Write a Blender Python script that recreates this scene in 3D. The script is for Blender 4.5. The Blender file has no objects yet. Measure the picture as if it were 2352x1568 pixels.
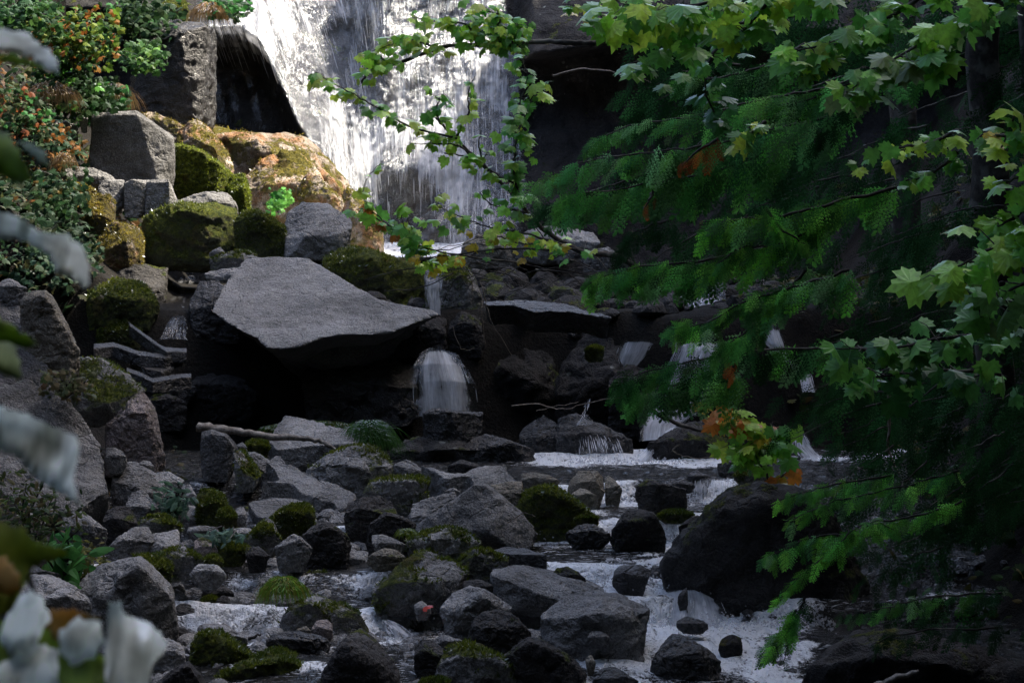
import bpy, bmesh, math, random
import numpy as np
from math import radians, sin, cos, tan, pi
from mathutils import Vector, Matrix

# ---------------------------------------------------------------- camera, sky, sun, exposure
SC = bpy.context.scene
COL = SC.collection
FX = 36.0 / 70.0
PITCH = radians(4.0)
cam_data = bpy.data.cameras.new('camera')
cam = bpy.data.objects.new('camera', cam_data); COL.objects.link(cam)
cam.location = (0, 0, 0); cam.rotation_euler = (radians(90) - PITCH, 0, 0)
cam_data.lens = 70; cam_data.sensor_width = 36
cam_data.clip_start = 0.1; cam_data.clip_end = 500
cam_data.dof.use_dof = True; cam_data.dof.focus_distance = 17.0; cam_data.dof.aperture_fstop = 15
SC.camera = cam

SUN = Vector((0.57, 0.17, 0.81)).normalized()
world = bpy.data.worlds.new('World'); SC.world = world; world.use_nodes = True
wn = world.node_tree.nodes; wl = world.node_tree.links
sky = wn.new('ShaderNodeTexSky'); sky.sky_type = 'NISHITA'; sky.sun_disc = False; sky.ozone_density = .3; sky.dust_density = 3.0; sky.air_density = .8
sky.sun_elevation = math.asin(SUN.z); sky.sun_rotation = math.atan2(SUN.x, SUN.y)
wl.new(sky.outputs[0], wn['Background'].inputs[0]); wn['Background'].inputs[1].default_value = 0.15
sl = bpy.data.lights.new('sun', 'SUN'); sl.energy = 3.3; sl.angle = radians(0.5); sl.color = (1.0, 0.90, 0.74)
so = bpy.data.objects.new('sun', sl); COL.objects.link(so)
so.rotation_euler = SUN.to_track_quat('Z', 'Y').to_euler(); so.location = (30, 10, 50)
SC.view_settings.view_transform = 'Standard'; SC.view_settings.look = 'None'
SC.view_settings.exposure = 2.02; SC.view_settings.gamma = 1.0
SC.cycles.max_bounces = 6; SC.cycles.transparent_max_bounces = 24
SC.cycles.diffuse_bounces = 2; SC.cycles.glossy_bounces = 2

# ---------------------------------------------------------------- helpers
PX = FX / 2352.0
def P(px, py, Y):
    u = (px - 1176) * PX; v = (784 - py) * PX
    s = Y / (cos(PITCH) + v * sin(PITCH))
    return Vector((u * s, Y, (-sin(PITCH) + v * cos(PITCH)) * s))
def PN(px, py, Y):
    px = np.asarray(px, float); py = np.asarray(py, float); Y = np.asarray(Y, float)
    u = (px - 1176) * PX; v = (784 - py) * PX
    s = Y / (cos(PITCH) + v * sin(PITCH))
    return np.stack([u * s, Y + 0 * s, (-sin(PITCH) + v * cos(PITCH)) * s], -1)
def tpy(py):
    v = (784 - py) * PX
    return -(-sin(PITCH) + v * cos(PITCH)) / (cos(PITCH) + v * sin(PITCH))
def to_px(x, Y, z):
    # world -> picture, used only to find what stands where
    dy = Y * cos(PITCH) - z * sin(PITCH); dz = Y * sin(PITCH) + z * cos(PITCH)
    return 1176 + x / dy / PX, 784 - dz / dy / PX

# picture frames the outlines were measured in
FR = {'': (0, 0, 1), 'U': (0, 0, .3516), 'V': (762.6, 0, .3516), 'X': (1525, 0, .3516),
      'M': (0, 508, .3516), 'N': (762.6, 508, .3516), 'O': (1525, 508, .3516),
      'L': (0, 1017, .3516), 'K': (1525, 1017, .3516),
      'B': (459.4, 964.7, .1953), 'C': (826.9, 964.7, .1953), 'D': (1194.4, 964.7, .1953),
      'E': (459.4, 1262.4, .1953), 'F': (826.9, 1262.4, .1953), 'G': (1194.4, 1262.4, .1953)}
def fr(k, pts):
    ox, oy, s = FR[k]
    return [(ox + x * s, oy + y * s) for x, y in pts]

def hsh(ix, iy, iz, seed):
    n = (ix.astype(np.int64) * 374761393 + iy.astype(np.int64) * 668265263 + iz.astype(np.int64) * 2147483647 + seed * 974711) & 0xffffffff
    n = ((n ^ (n >> 13)) * 1274126177) & 0xffffffff
    n = ((n ^ (n >> 15)) * 2246822519) & 0xffffffff
    return ((n ^ (n >> 16)) & 0xffff) / 65535.0
def vnoise(p, seed=0):
    f = np.floor(p); t = p - f; t = t * t * (3 - 2 * t); f = f.astype(np.int64)
    r = 0
    for dx in (0, 1):
        for dy in (0, 1):
            for dz in (0, 1):
                w = (t[:, 0] if dx else 1 - t[:, 0]) * (t[:, 1] if dy else 1 - t[:, 1]) * (t[:, 2] if dz else 1 - t[:, 2])
                r = r + w * hsh(f[:, 0] + dx, f[:, 1] + dy, f[:, 2] + dz, seed)
    return r * 2 - 1
def fbm(p, seed=0, o=4, rough=.5):
    a = 1; s = 0; r = 0; q = p.copy()
    for i in range(o):
        r = r + a * vnoise(q, seed + i * 17); s += a; a *= rough; q = q * 2.03 + 7.3
    return r / s
def sstep(a, b, x):
    t = np.clip((x - a) / (b - a), 0, 1); return t * t * (3 - 2 * t)

def tag(o, label=None, cat=None, group=None, kind=None):
    if label: o['label'] = label
    if cat: o['category'] = cat
    if group: o['group'] = group
    if kind: o['kind'] = kind
    return o
def empty(name, loc):
    o = bpy.data.objects.new(name, None); COL.objects.link(o); o.location = loc; o.empty_display_size = .1
    return o
bpy_upd = lambda: bpy.context.view_layer.update()
def make(name, V, F, mat, parent=None, origin=None, smooth=True, col=None, uv=None, attr=None):
    """V Nx3 world coordinates, F list of tuples or MxK int array; linked as one object"""
    V = np.asarray(V, np.float32).reshape(-1, 3)
    if origin is None:
        origin = (0, 0, 0) if parent is None else parent.location
        if parent is None and len(V): origin = ((V[:, 0].min() + V[:, 0].max()) / 2, (V[:, 1].min() + V[:, 1].max()) / 2, V[:, 2].min())
    org = np.array(origin, np.float32)
    me = bpy.data.meshes.new(name)
    if isinstance(F, np.ndarray):
        me.vertices.add(len(V)); me.vertices.foreach_set('co', (V - org).ravel())
        k = F.shape[1]; me.loops.add(F.size); me.loops.foreach_set('vertex_index', F.ravel().astype(np.int32))
        me.polygons.add(len(F)); me.polygons.foreach_set('loop_start', np.arange(0, F.size, k, dtype=np.int32))
        me.update(calc_edges=True)
    else:
        me.from_pydata((V - org).tolist(), [], F)
    me.polygons.foreach_set('use_smooth', np.full(len(me.polygons), smooth))
    if col is not None:
        a = me.color_attributes.new('Col', 'FLOAT_COLOR', 'POINT')
        c = np.ones((len(V), 4), np.float32); c[:, :3] = col; a.data.foreach_set('color', c.ravel())
    if attr:
        for kx, vx in attr.items():
            a = me.attributes.new(kx, 'FLOAT', 'POINT'); a.data.foreach_set('value', np.asarray(vx, np.float32))
    if uv is not None:
        ul = me.uv_layers.new(name='flow'); li = np.zeros(len(me.loops), np.int32); me.loops.foreach_get('vertex_index', li)
        ul.data.foreach_set('uv', np.asarray(uv, np.float32)[li].ravel())
    me.validate(); me.materials.append(mat)
    o = bpy.data.objects.new(name, me); COL.objects.link(o)
    if parent is None: o.location = origin
    else: o.parent = parent; o.location = tuple(Vector(origin) - Vector(parent.location))
    return o
class MB:
    """collects pieces that belong to one part"""
    def __init__(s): s.V = []; s.F = []; s.C = []; s.n = 0
    def add(s, V, F, c=None):
        V = np.asarray(V, np.float32); F = np.asarray(F, np.int64)
        if F.shape[1] == 3: F = np.concatenate([F, F[:, :1] * 0 - 1 - s.n], 1)
        s.V.append(V); s.F.append(F + s.n); s.n += len(V)
        s.C.append(np.tile(np.array(c if c is not None else (1, 1, 1), np.float32).reshape(-1, 3)[:1], (len(V), 1)) if c is None or np.ndim(c) == 1 else np.asarray(c, np.float32))
    def build(s, name, mat, parent=None, smooth=True, origin=None):
        V = np.concatenate(s.V); F = np.concatenate(s.F); C = np.concatenate(s.C)
        if (F[:, 3] < 0).all(): F = F[:, :3]
        elif (F[:, 3] < 0).any():
            q = F[F[:, 3] >= 0]; t = F[F[:, 3] < 0][:, :3]
            F = np.concatenate([t, q[:, [0, 1, 2]], q[:, [0, 2, 3]]])
        return make(name, V, F, mat, parent, origin=origin, smooth=smooth, col=C)
def tube(pts, r0, r1, sides=6, seed=0, wob=0):
    pts = [Vector(p) for p in pts]; n = len(pts); V = []; F = []
    rnd = random.Random(seed)
    for i, p in enumerate(pts):
        d = (pts[min(i + 1, n - 1)] - pts[max(i - 1, 0)]).normalized()
        a = d.cross(Vector((0, .3, 1))).normalized(); b = d.cross(a).normalized()
        r = r0 + (r1 - r0) * i / (n - 1)
        for k in range(sides):
            t = 2 * pi * k / sides; rr = r * (1 + wob * (rnd.random() - .5))
            V.append(p + (a * cos(t) + b * sin(t)) * rr)
    for i in range(n - 1):
        for k in range(sides):
            k2 = (k + 1) % sides
            F.append((i * sides + k, i * sides + k2, (i + 1) * sides + k2, (i + 1) * sides + k))
    return [tuple(v) for v in V], F
def smooth_path(pts, per=6, seed=0, wob=0):
    pts = [Vector(p) for p in pts]; out = []; rnd = random.Random(seed)
    for i in range(len(pts) - 1):
        p0 = pts[max(i - 1, 0)]; p1 = pts[i]; p2 = pts[i + 1]; p3 = pts[min(i + 2, len(pts) - 1)]
        for k in range(per):
            t = k / per
            q = .5 * ((2 * p1) + (-p0 + p2) * t + (2 * p0 - 5 * p1 + 4 * p2 - p3) * t * t + (-p0 + 3 * p1 - 3 * p2 + p3) * t ** 3)
            if wob and out: q = q + Vector((rnd.uniform(-1, 1), rnd.uniform(-1, 1), rnd.uniform(-1, 1))) * wob
            out.append(q)
    out.append(pts[-1]); return out

# ---------------------------------------------------------------- materials
class NT:
    def __init__(s, name):
        s.m = bpy.data.materials.new(name); s.m.use_nodes = True; s.t = s.m.node_tree
        s.t.nodes.clear(); s.out = s.n('ShaderNodeOutputMaterial')
    def n(s, ty, **kw):
        x = s.t.nodes.new(ty)
        for k, v in kw.items(): setattr(x, k, v)
        return x
    def l(s, a, b): s.t.links.new(a, b)
    def set(s, inp, v):
        if hasattr(v, 'is_linked') or isinstance(v, bpy.types.NodeSocket): s.l(v, inp)
        else: inp.default_value = v
    def math(s, op, a, b=0.0, c=None, clamp=False):
        x = s.n('ShaderNodeMath', operation=op, use_clamp=clamp); s.set(x.inputs[0], a); s.set(x.inputs[1], b)
        if c is not None: s.set(x.inputs[2], c)
        return x.outputs[0]
    def noise(s, vec, scale, detail=4, rough=.55, dist=0):
        x = s.n('ShaderNodeTexNoise'); s.l(vec, x.inputs['Vector'])
        x.inputs['Scale'].default_value = scale; x.inputs['Detail'].default_value = detail
        x.inputs['Roughness'].default_value = rough; x.inputs['Distortion'].default_value = dist
        return x.outputs[0]
    def ss(s, v, a, b, lo=0.0, hi=1.0):
        x = s.n('ShaderNodeMapRange', interpolation_type='SMOOTHSTEP'); s.l(v, x.inputs[0])
        x.inputs[1].default_value = a; x.inputs[2].default_value = b; x.inputs[3].default_value = lo; x.inputs[4].default_value = hi
        return x.outputs[0]
    def mix(s, f, a, b):
        x = s.n('ShaderNodeMix', data_type='RGBA'); s.set(x.inputs[0], f); s.set(x.inputs[6], a); s.set(x.inputs[7], b)
        return x.outputs[2]
    def vmap(s, vec, scale=(1, 1, 1), rot=(0, 0, 0)):
        x = s.n('ShaderNodeMapping'); s.l(vec, x.inputs[0]); x.inputs['Scale'].default_value = scale; x.inputs['Rotation'].default_value = rot
        return x.outputs[0]
    def bump(s, h, strength=.5, dist=.02, normal=None):
        x = s.n('ShaderNodeBump'); x.inputs['Strength'].default_value = strength; x.inputs['Distance'].default_value = dist
        s.l(h, x.inputs['Height'])
        if normal: s.l(normal, x.inputs['Normal'])
        return x.outputs[0]
def c4(c): return (c[0], c[1], c[2], 1)

def rock_mat(name, light, dark, moss=0.0, wet=False, mossA=(.15, .17, .018), mossB=(.04, .06, .01), up=(.15, .75), orange=0, side=0.0, grain=1.0):
    s = NT(name)
    tc = s.n('ShaderNodeTexCoord'); oi = s.n('ShaderNodeObjectInfo')
    off = s.n('ShaderNodeVectorMath', operation='ADD'); s.l(tc.outputs['Object'], off.inputs[0])
    sc = s.n('ShaderNodeVectorMath', operation='SCALE'); cx = s.n('ShaderNodeCombineXYZ')
    for i in range(3): s.l(oi.outputs['Random'], cx.inputs[i])
    s.l(cx.outputs[0], sc.inputs[0]); sc.inputs['Scale'].default_value = 40; s.l(sc.outputs[0], off.inputs[1])
    v = off.outputs[0]
    big = s.noise(v, 1.6, 5, .6); mid = s.noise(v, 7, 5, .65); fine = s.noise(v, 60, 3, .6); speck = s.noise(v, 130, 2, .5)
    c = s.mix(s.ss(big, .35, .68), c4(dark), c4(light))
    c = s.mix(s.math('MULTIPLY', s.ss(mid, .52, .72), .55), c, c4([x * .45 for x in dark]))
    c = s.mix(s.math('MULTIPLY', s.ss(fine, .42, .66), .45 * grain), c, c4([min(1, x * 1.55) for x in light]))
    c = s.mix(s.math('MULTIPLY', s.ss(speck, .55, .64), .6 * grain), c, c4([x * .3 for x in dark]))
    c = s.mix(s.math('MULTIPLY', s.ss(s.noise(v, .9, 5, .65, .6), .50, .60), .5), c, c4([x * .5 for x in dark]))
    # lichen rings and dry stains
    vor = s.n('ShaderNodeTexVoronoi'); s.l(v, vor.inputs['Vector']); vor.inputs['Scale'].default_value = 5.5
    lich = s.math('MULTIPLY', s.ss(vor.outputs['Distance'], .20, .12), s.ss(s.noise(v, 2.4, 2), .58, .66))
    c = s.mix(s.math('MULTIPLY', lich, .0 if wet else .45), c, (.36, .37, .33, 1))
    if orange:
        c = s.mix(s.math('MULTIPLY', s.ss(s.noise(v, 2.3, 5, .7), .44, .60), orange), c, (.30, .13, .035, 1))
    # per rock tone
    tone = s.math('MULTIPLY_ADD', oi.outputs['Random'], .5, .75)
    hsv = s.n('ShaderNodeHueSaturation'); s.l(tone, hsv.inputs['Value']); s.l(c, hsv.inputs['Color']); c = hsv.outputs[0]
    geo = s.n('ShaderNodeNewGeometry'); sx = s.n('ShaderNodeSeparateXYZ'); s.l(geo.outputs['Normal'], sx.inputs[0])
    crack = s.n('ShaderNodeTexVoronoi'); crack.feature = 'DISTANCE_TO_EDGE'
    wv = s.n('ShaderNodeVectorMath', operation='ADD'); s.l(v, wv.inputs[0])
    nz = s.n('ShaderNodeTexNoise'); s.l(v, nz.inputs['Vector']); nz.inputs['Scale'].default_value = 2.2; nz.inputs['Detail'].default_value = 4
    s.l(nz.outputs['Color'], wv.inputs[1]); s.l(wv.outputs[0], crack.inputs['Vector']); crack.inputs['Scale'].default_value = 1.3
    ck = s.ss(crack.outputs['Distance'], 0.0, .025)
    h = s.math('ADD', s.math('MULTIPLY', mid, .8), s.math('MULTIPLY', fine, .28))
    h = s.math('ADD', h, s.math('MULTIPLY', ck, .14))
    h = s.math('ADD', h, s.math('MULTIPLY', big, 1.2))
    nrm = s.bump(h, 1.0, .085)
    b = s.n('ShaderNodeBsdfPrincipled')
    rough = s.ss(mid, .3, .7, .24, .5) if wet else s.ss(mid, .3, .7, .72, .92)
    if moss > 0:
        upm = s.ss(sx.outputs['Z'], up[0], up[1], side, 1.0)
        mn = s.noise(v, 2.6, 6, .68)
        mk = s.math('MULTIPLY', upm, s.ss(mn, .63 - .30 * moss, .70 - .30 * moss))
        mcn = s.noise(v, 26, 5, .75)
        mc = s.mix(s.ss(mcn, .38, .66), c4(mossB), c4(mossA))
        mc = s.mix(s.math('MULTIPLY', s.ss(s.noise(v, 5, 3), .56, .68), .5), mc, (.085, .045, .012, 1))
        c = s.mix(mk, c, mc)
        mh = s.math('MULTIPLY', s.noise(v, 48, 5, .8), mk)
        nrm = s.bump(mh, 1.0, .07, nrm)
        rough = s.math('MAXIMUM', rough, s.math('MULTIPLY', mk, .95))
    s.l(c, b.inputs['Base Color']); s.set(b.inputs['Roughness'], rough); s.l(nrm, b.inputs['Normal'])
    b.inputs['Specular IOR Level'].default_value = .6 if wet else .3
    s.l(b.outputs[0], s.out.inputs[0]); return s.m

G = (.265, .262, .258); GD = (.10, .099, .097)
M = {}
M['dry'] = rock_mat('granite', G, GD)
M['pale'] = rock_mat('pale_granite', (.27, .266, .26), (.15, .147, .143))
M['moss'] = rock_mat('mossy_granite', G, GD, moss=.5, up=(-.1, .6), side=.1)
M['mossy'] = rock_mat('heavy_moss_rock', (.15, .145, .13), (.07, .07, .06), moss=1.15, up=(-.5, .3), side=.3)
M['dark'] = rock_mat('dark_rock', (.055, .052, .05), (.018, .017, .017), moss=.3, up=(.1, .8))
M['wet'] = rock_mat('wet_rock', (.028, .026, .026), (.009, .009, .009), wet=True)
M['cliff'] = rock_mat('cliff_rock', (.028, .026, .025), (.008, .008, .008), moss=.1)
M['tan'] = rock_mat('tan_rock', (.26, .235, .19), (.14, .13, .11), moss=.12)
M['pink'] = rock_mat('pinkish_rock', (.28, .235, .22), (.16, .14, .135), moss=.25)
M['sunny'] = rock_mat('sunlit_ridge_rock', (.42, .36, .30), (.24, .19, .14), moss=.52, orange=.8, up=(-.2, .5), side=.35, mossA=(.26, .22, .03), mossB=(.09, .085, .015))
M['rust'] = rock_mat('rusty_mossy_rock', (.15, .14, .12), (.06, .055, .05), moss=.8, orange=.5, up=(-.5, .4), side=.5, mossA=(.16, .13, .02), mossB=(.05, .04, .012))
M['mosswall'] = rock_mat('moss_wall_rock', (.10, .10, .07), (.04, .04, .03), moss=1.5, up=(-1, -.5), side=.9, mossA=(.24, .28, .02), mossB=(.05, .07, .01))

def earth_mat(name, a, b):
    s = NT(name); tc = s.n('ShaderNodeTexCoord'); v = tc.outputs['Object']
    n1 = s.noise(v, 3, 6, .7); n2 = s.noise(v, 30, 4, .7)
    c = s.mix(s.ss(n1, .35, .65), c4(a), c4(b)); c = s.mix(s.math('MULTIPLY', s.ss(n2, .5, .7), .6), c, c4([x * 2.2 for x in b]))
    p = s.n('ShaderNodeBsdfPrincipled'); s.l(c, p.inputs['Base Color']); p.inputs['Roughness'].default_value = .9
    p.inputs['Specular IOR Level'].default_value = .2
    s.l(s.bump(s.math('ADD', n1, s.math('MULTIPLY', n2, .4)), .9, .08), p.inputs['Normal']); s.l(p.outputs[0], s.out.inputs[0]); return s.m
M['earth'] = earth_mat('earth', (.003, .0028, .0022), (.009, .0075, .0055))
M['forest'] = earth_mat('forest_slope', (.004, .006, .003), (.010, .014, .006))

def leaf_mat(name, gloss=.12, rough=.35, trans=.35):
    s = NT(name); a = s.n('ShaderNodeAttribute'); a.attribute_name = 'Col'
    tc = s.n('ShaderNodeTexCoord'); n = s.noise(tc.outputs['Object'], 30, 3)
    c = s.mix(s.math('MULTIPLY', s.ss(n, .4, .7), .35), a.outputs['Color'], (.02, .035, .01, 1))
    d = s.n('ShaderNodeBsdfDiffuse'); t = s.n('ShaderNodeBsdfTranslucent'); g = s.n('ShaderNodeBsdfGlossy')
    s.l(c, d.inputs[0]); tcx = s.n('ShaderNodeHueSaturation'); s.l(c, tcx.inputs['Color']); tcx.inputs['Value'].default_value = 1.5
    tcx.inputs['Hue'].default_value = .498; s.l(tcx.outputs[0], t.inputs[0])
    g.inputs['Roughness'].default_value = rough; g.inputs[0].default_value = (.9, .95, 1, 1)
    m1 = s.n('ShaderNodeMixShader'); m1.inputs[0].default_value = trans; s.l(d.outputs[0], m1.inputs[1]); s.l(t.outputs[0], m1.inputs[2])
    fr_ = s.n('ShaderNodeFresnel'); fr_.inputs[0].default_value = 1.4
    m2 = s.n('ShaderNodeMixShader'); s.l(s.math('MULTIPLY', fr_.outputs[0], gloss * 6, clamp=True), m2.inputs[0])
    s.l(m1.outputs[0], m2.inputs[1]); s.l(g.outputs[0], m2.inputs[2]); s.l(m2.outputs[0], s.out.inputs[0]); return s.m
M['leaf'] = leaf_mat('maple_leaf', .10, .4, .42); M['needle'] = leaf_mat('cedar_foliage', .012, .6, .25)
M['bigleaf'] = leaf_mat('broad_leaf', .05, .6, .5); M['shrubleaf'] = leaf_mat('shrub_leaf', .03, .5, .35); M['grass'] = leaf_mat('grass_blade', .03, .5, .4)

def bark_mat(name, a, b, lich=.0):
    s = NT(name); tc = s.n('ShaderNodeTexCoord'); v = tc.outputs['Object']
    n1 = s.noise(v, 18, 5, .7); n2 = s.noise(v, 5, 3)
    c = s.mix(s.ss(n1, .4, .65), c4(a), c4(b)); c = s.mix(s.math('MULTIPLY', s.ss(n2, .5, .62), lich), c, (.22, .22, .19, 1))
    p = s.n('ShaderNodeBsdfPrincipled'); s.l(c, p.inputs['Base Color']); p.inputs['Roughness'].default_value = .85
    s.l(s.bump(n1, .8, .01), p.inputs['Normal']); s.l(p.outputs[0], s.out.inputs[0]); return s.m
M['bark'] = bark_mat('dark_bark', (.012, .010, .008), (.04, .033, .026), .35)
M['drift'] = bark_mat('grey_driftwood', (.10, .085, .07), (.30, .27, .235))
M['twig'] = bark_mat('dry_twig', (.10, .08, .06), (.22, .19, .16))

def fall_mat(name, us=10.0, vs=.8, white=(.78, .80, .84), soft=.34):
    """falling water: white aerated streaks along the flow, clear film between them"""
    s = NT(name); uv = s.n('ShaderNodeUVMap'); uv.uv_map = 'flow'
    den = s.n('ShaderNodeAttribute'); den.attribute_name = 'cover'; d = den.outputs['Fac']
    v0 = s.vmap(uv.outputs[0], (us * 1.0, vs, 1)); v1 = s.vmap(uv.outputs[0], (us * 3.1, vs * 1.7, 1)); v2 = s.vmap(uv.outputs[0], (us * 8, vs * 7, 1))
    n0 = s.noise(v0, 1, 4, .6, .25); n1 = s.noise(v1, 1, 4, .65, .2); n2 = s.noise(v2, 1, 3, .7)
    n = s.math('ADD', s.math('MULTIPLY', n0, .38), s.math('MULTIPLY', n1, .30)); n = s.math('ADD', n, s.math('MULTIPLY', n2, .16))
    n = s.math('ADD', n, s.math('MULTIPLY', s.noise(s.vmap(uv.outputs[0], (us * .75, us * .5, 1)), 1, 5, .65, .5), .26))
    al = s.math('ADD', s.math('MULTIPLY_ADD', n, 2.3, -1.265), s.math('ADD', d, -.50))
    a = s.n('ShaderNodeMapRange'); s.l(al, a.inputs[0]); a.inputs[1].default_value = 0; a.inputs[2].default_value = soft
    a.clamp = True
    edge = s.ss(d, .02, .12)
    alpha = s.math('MULTIPLY', a.outputs[0], edge)
    dif = s.n('ShaderNodeBsdfPrincipled'); dif.inputs['Base Color'].default_value = c4(white)
    dif.inputs['Roughness'].default_value = .35; dif.inputs['Specular IOR Level'].default_value = .5
    dif.inputs['Subsurface Weight'].default_value = 0
    s.l(s.bump(s.math('ADD', s.math('MULTIPLY', n1, .7), s.math('MULTIPLY', n2, .6)), .8, .07), dif.inputs['Normal'])
    tl = s.n('ShaderNodeBsdfTranslucent'); tl.inputs[0].default_value = c4(white)
    mm = s.n('ShaderNodeMixShader'); mm.inputs[0].default_value = .3; s.l(dif.outputs[0], mm.inputs[1]); s.l(tl.outputs[0], mm.inputs[2])
    tr = s.n('ShaderNodeBsdfTransparent'); gl = s.n('ShaderNodeBsdfGlossy'); gl.inputs['Roughness'].default_value = .15
    gl.inputs[0].default_value = (.9, .95, 1, 1)
    film = s.n('ShaderNodeMixShader'); s.l(s.math('MULTIPLY', edge, .07), film.inputs[0]); s.l(tr.outputs[0], film.inputs[1]); s.l(gl.outputs[0], film.inputs[2])
    s.l(s.bump(s.math('ADD', n1, n2), .9, .05), gl.inputs['Normal'])
    ms = s.n('ShaderNodeMixShader'); s.l(alpha, ms.inputs[0]); s.l(film.outputs[0], ms.inputs[1]); s.l(mm.outputs[0], ms.inputs[2])
    s.l(ms.outputs[0], s.out.inputs[0]); return s.m
M['fall'] = fall_mat('falling_water', 4.2, .55, soft=.46)
M['fallthin'] = fall_mat('thin_spray_water', 7.0, .8, soft=.9)
M['fall2'] = fall_mat('small_fall_water', 8.0, .8, soft=.75)

def stream_mat():
    s = NT('stream_water'); uv = s.n('ShaderNodeUVMap'); uv.uv_map = 'flow'
    den = s.n('ShaderNodeAttribute'); den.attribute_name = 'foam'; d = den.outputs['Fac']
    tc = s.n('ShaderNodeTexCoord')
    va = s.vmap(uv.outputs[0], (6, 2.6, 1)); vb = s.vmap(uv.outputs[0], (17, 6, 1)); vc = s.vmap(uv.outputs[0], (48, 26, 1))
    n0 = s.noise(va, 1, 5, .65, .8); n1 = s.noise(vb, 1, 4, .7, .6); n2 = s.noise(vc, 1, 3, .7)
    rg = s.math('SUBTRACT', 1.0, s.math('ABSOLUTE', s.math('MULTIPLY_ADD', n1, 5.0, -2.5)))
    n = s.math('ADD', s.math('MULTIPLY', n0, .55), s.math('MULTIPLY', rg, .17)); n = s.math('ADD', n, s.math('MULTIPLY', n2, .24))
    al = s.math('ADD', s.math('MULTIPLY_ADD', n, 3.4, -1.80), s.math('ADD', s.ss(d, .18, .70), -.40))
    a = s.ss(al, -.06, .50)
    nf = s.noise(s.vmap(uv.outputs[0], (9, 30, 1)), 1, 4, .6, 1.2)
    a = s.math('MAXIMUM', a, s.math('MULTIPLY', s.ss(nf, .555, .64), s.ss(d, .0, .35, .10, .6)))  # white flecks paint sky glints onto the calm water
    h = s.math('ADD', s.math('MULTIPLY', n0, 1.1), s.math('MULTIPLY', n1, .55)); h = s.math('ADD', h, s.math('MULTIPLY', n2, .22))
    nb = s.bump(h, 1.0, .13)
    w = s.n('ShaderNodeBsdfPrincipled'); w.inputs['Base Color'].default_value = (.006, .006, .005, 1); w.inputs['Roughness'].default_value = .04
    w.inputs['Specular IOR Level'].default_value = .5; s.l(nb, w.inputs['Normal'])
    f = s.n('ShaderNodeBsdfPrincipled'); f.inputs['Base Color'].default_value = (.90, .92, .95, 1); f.inputs['Roughness'].default_value = .4; s.l(nb, f.inputs['Normal'])
    ms = s.n('ShaderNodeMixShader'); s.l(a, ms.inputs[0]); s.l(w.outputs[0], ms.inputs[1]); s.l(f.outputs[0], ms.inputs[2])
    s.l(ms.outputs[0], s.out.inputs[0]); return s.m
M['stream'] = stream_mat()

# ---------------------------------------------------------------- levels of the stream, ground and gorge
PROF_Y = [9, 11, 12.1, 12.5, 12.7, 13.40, 13.58, 14.04, 14.24, 15.26, 15.42, 16.46, 16.62, 18.2, 18.6]
PROF_Z = [-3.14, -3.02, -2.956, -2.90, -2.869, -2.869, -2.738, -2.738, -2.61, -2.60, -2.488, -2.48, -2.36, -2.36, -2.36]
def wz(Y): return np.interp(Y, PROF_Y, PROF_Z)
_ys = np.linspace(9, 18.6, 400); _pys = to_px(0 * _ys, _ys, wz(_ys))[1]
def Yof(py):
    """distance at which the water level shows at picture height py"""
    return float(np.interp(py, _pys[::-1], _ys[::-1]))
def bedz(x, Y):
    x, Y = np.broadcast_arrays(np.asarray(x, float), np.asarray(Y, float))
    z = wz(np.minimum(Y, 18.2)) - .16
    p = np.stack([x.ravel(), Y.ravel(), 0 * x.ravel()], 1)
    n = fbm(p * .7, 3, 4).reshape(x.shape); n2 = fbm(p * 2.6, 9, 3).reshape(x.shape)
    cl = 19.55 + .3 * n + .25 * np.sin(x * 2.1)
    up = np.interp(Y, [18, 21, 23, 27, 32, 46], [-1.12, -1.08, -.98, -1.25, -1.4, -1.4])
    z = z + (up - z) * sstep(cl, cl + .8, Y)
    z = z + sstep(37, 38.5, Y) * 9.0
    z = z + n * .10 + n2 * .05
    xl = np.interp(Y, [3, 11, 13, 16, 18, 19.5, 22, 24, 27, 30, 40], [-1.4, -2.1, -2.75, -3.1, -3.1, -3.7, -3.7, -4.0, -4.5, -4.8, -6])
    sl = np.interp(Y, [8, 14, 18, 20, 23, 27, 40], [.5, .55, .75, .62, .60, 1.15, 1.5])
    d = np.maximum(0, xl - x); z = z + sl * d + .06 * d * d + np.minimum(d, 1) * n * .35
    xr = np.interp(Y, [3, 10, 12, 16, 18, 22, 40], [2.0, 2.9, 3.2, 3.4, 3.4, 4.2, 5])
    d = np.maximum(0, x - xr); z = z + 1.1 * d + np.minimum(d, 1) * n * .5
    return z
gx = np.linspace(-13, 9, 200); gy = np.concatenate([np.linspace(2.5, 11, 30), np.linspace(11.1, 22, 130), np.linspace(22.2, 40, 70)])
X_, Y_ = np.meshgrid(gx, gy); Z_ = bedz(X_, Y_)
def grid_faces(nu, nv):
    i = np.arange(nu - 1)[None, :] + np.arange(nv - 1)[:, None] * nu; i = i.ravel()
    return np.stack([i, i + 1, i + nu + 1, i + nu], 1)
def Yground(px, py):
    for Yq in np.arange(11, 37, .06):
        q = P(px, py, Yq)
        if q.z < float(bedz(q.x, Yq)): return Yq
    return 30.0
o = make('stream_bed', np.stack([X_, Y_, Z_], -1).reshape(-1, 3), grid_faces(len(gx), len(gy)), M['earth'], origin=(0, 0, 0)); tag(o, kind='structure')

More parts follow.
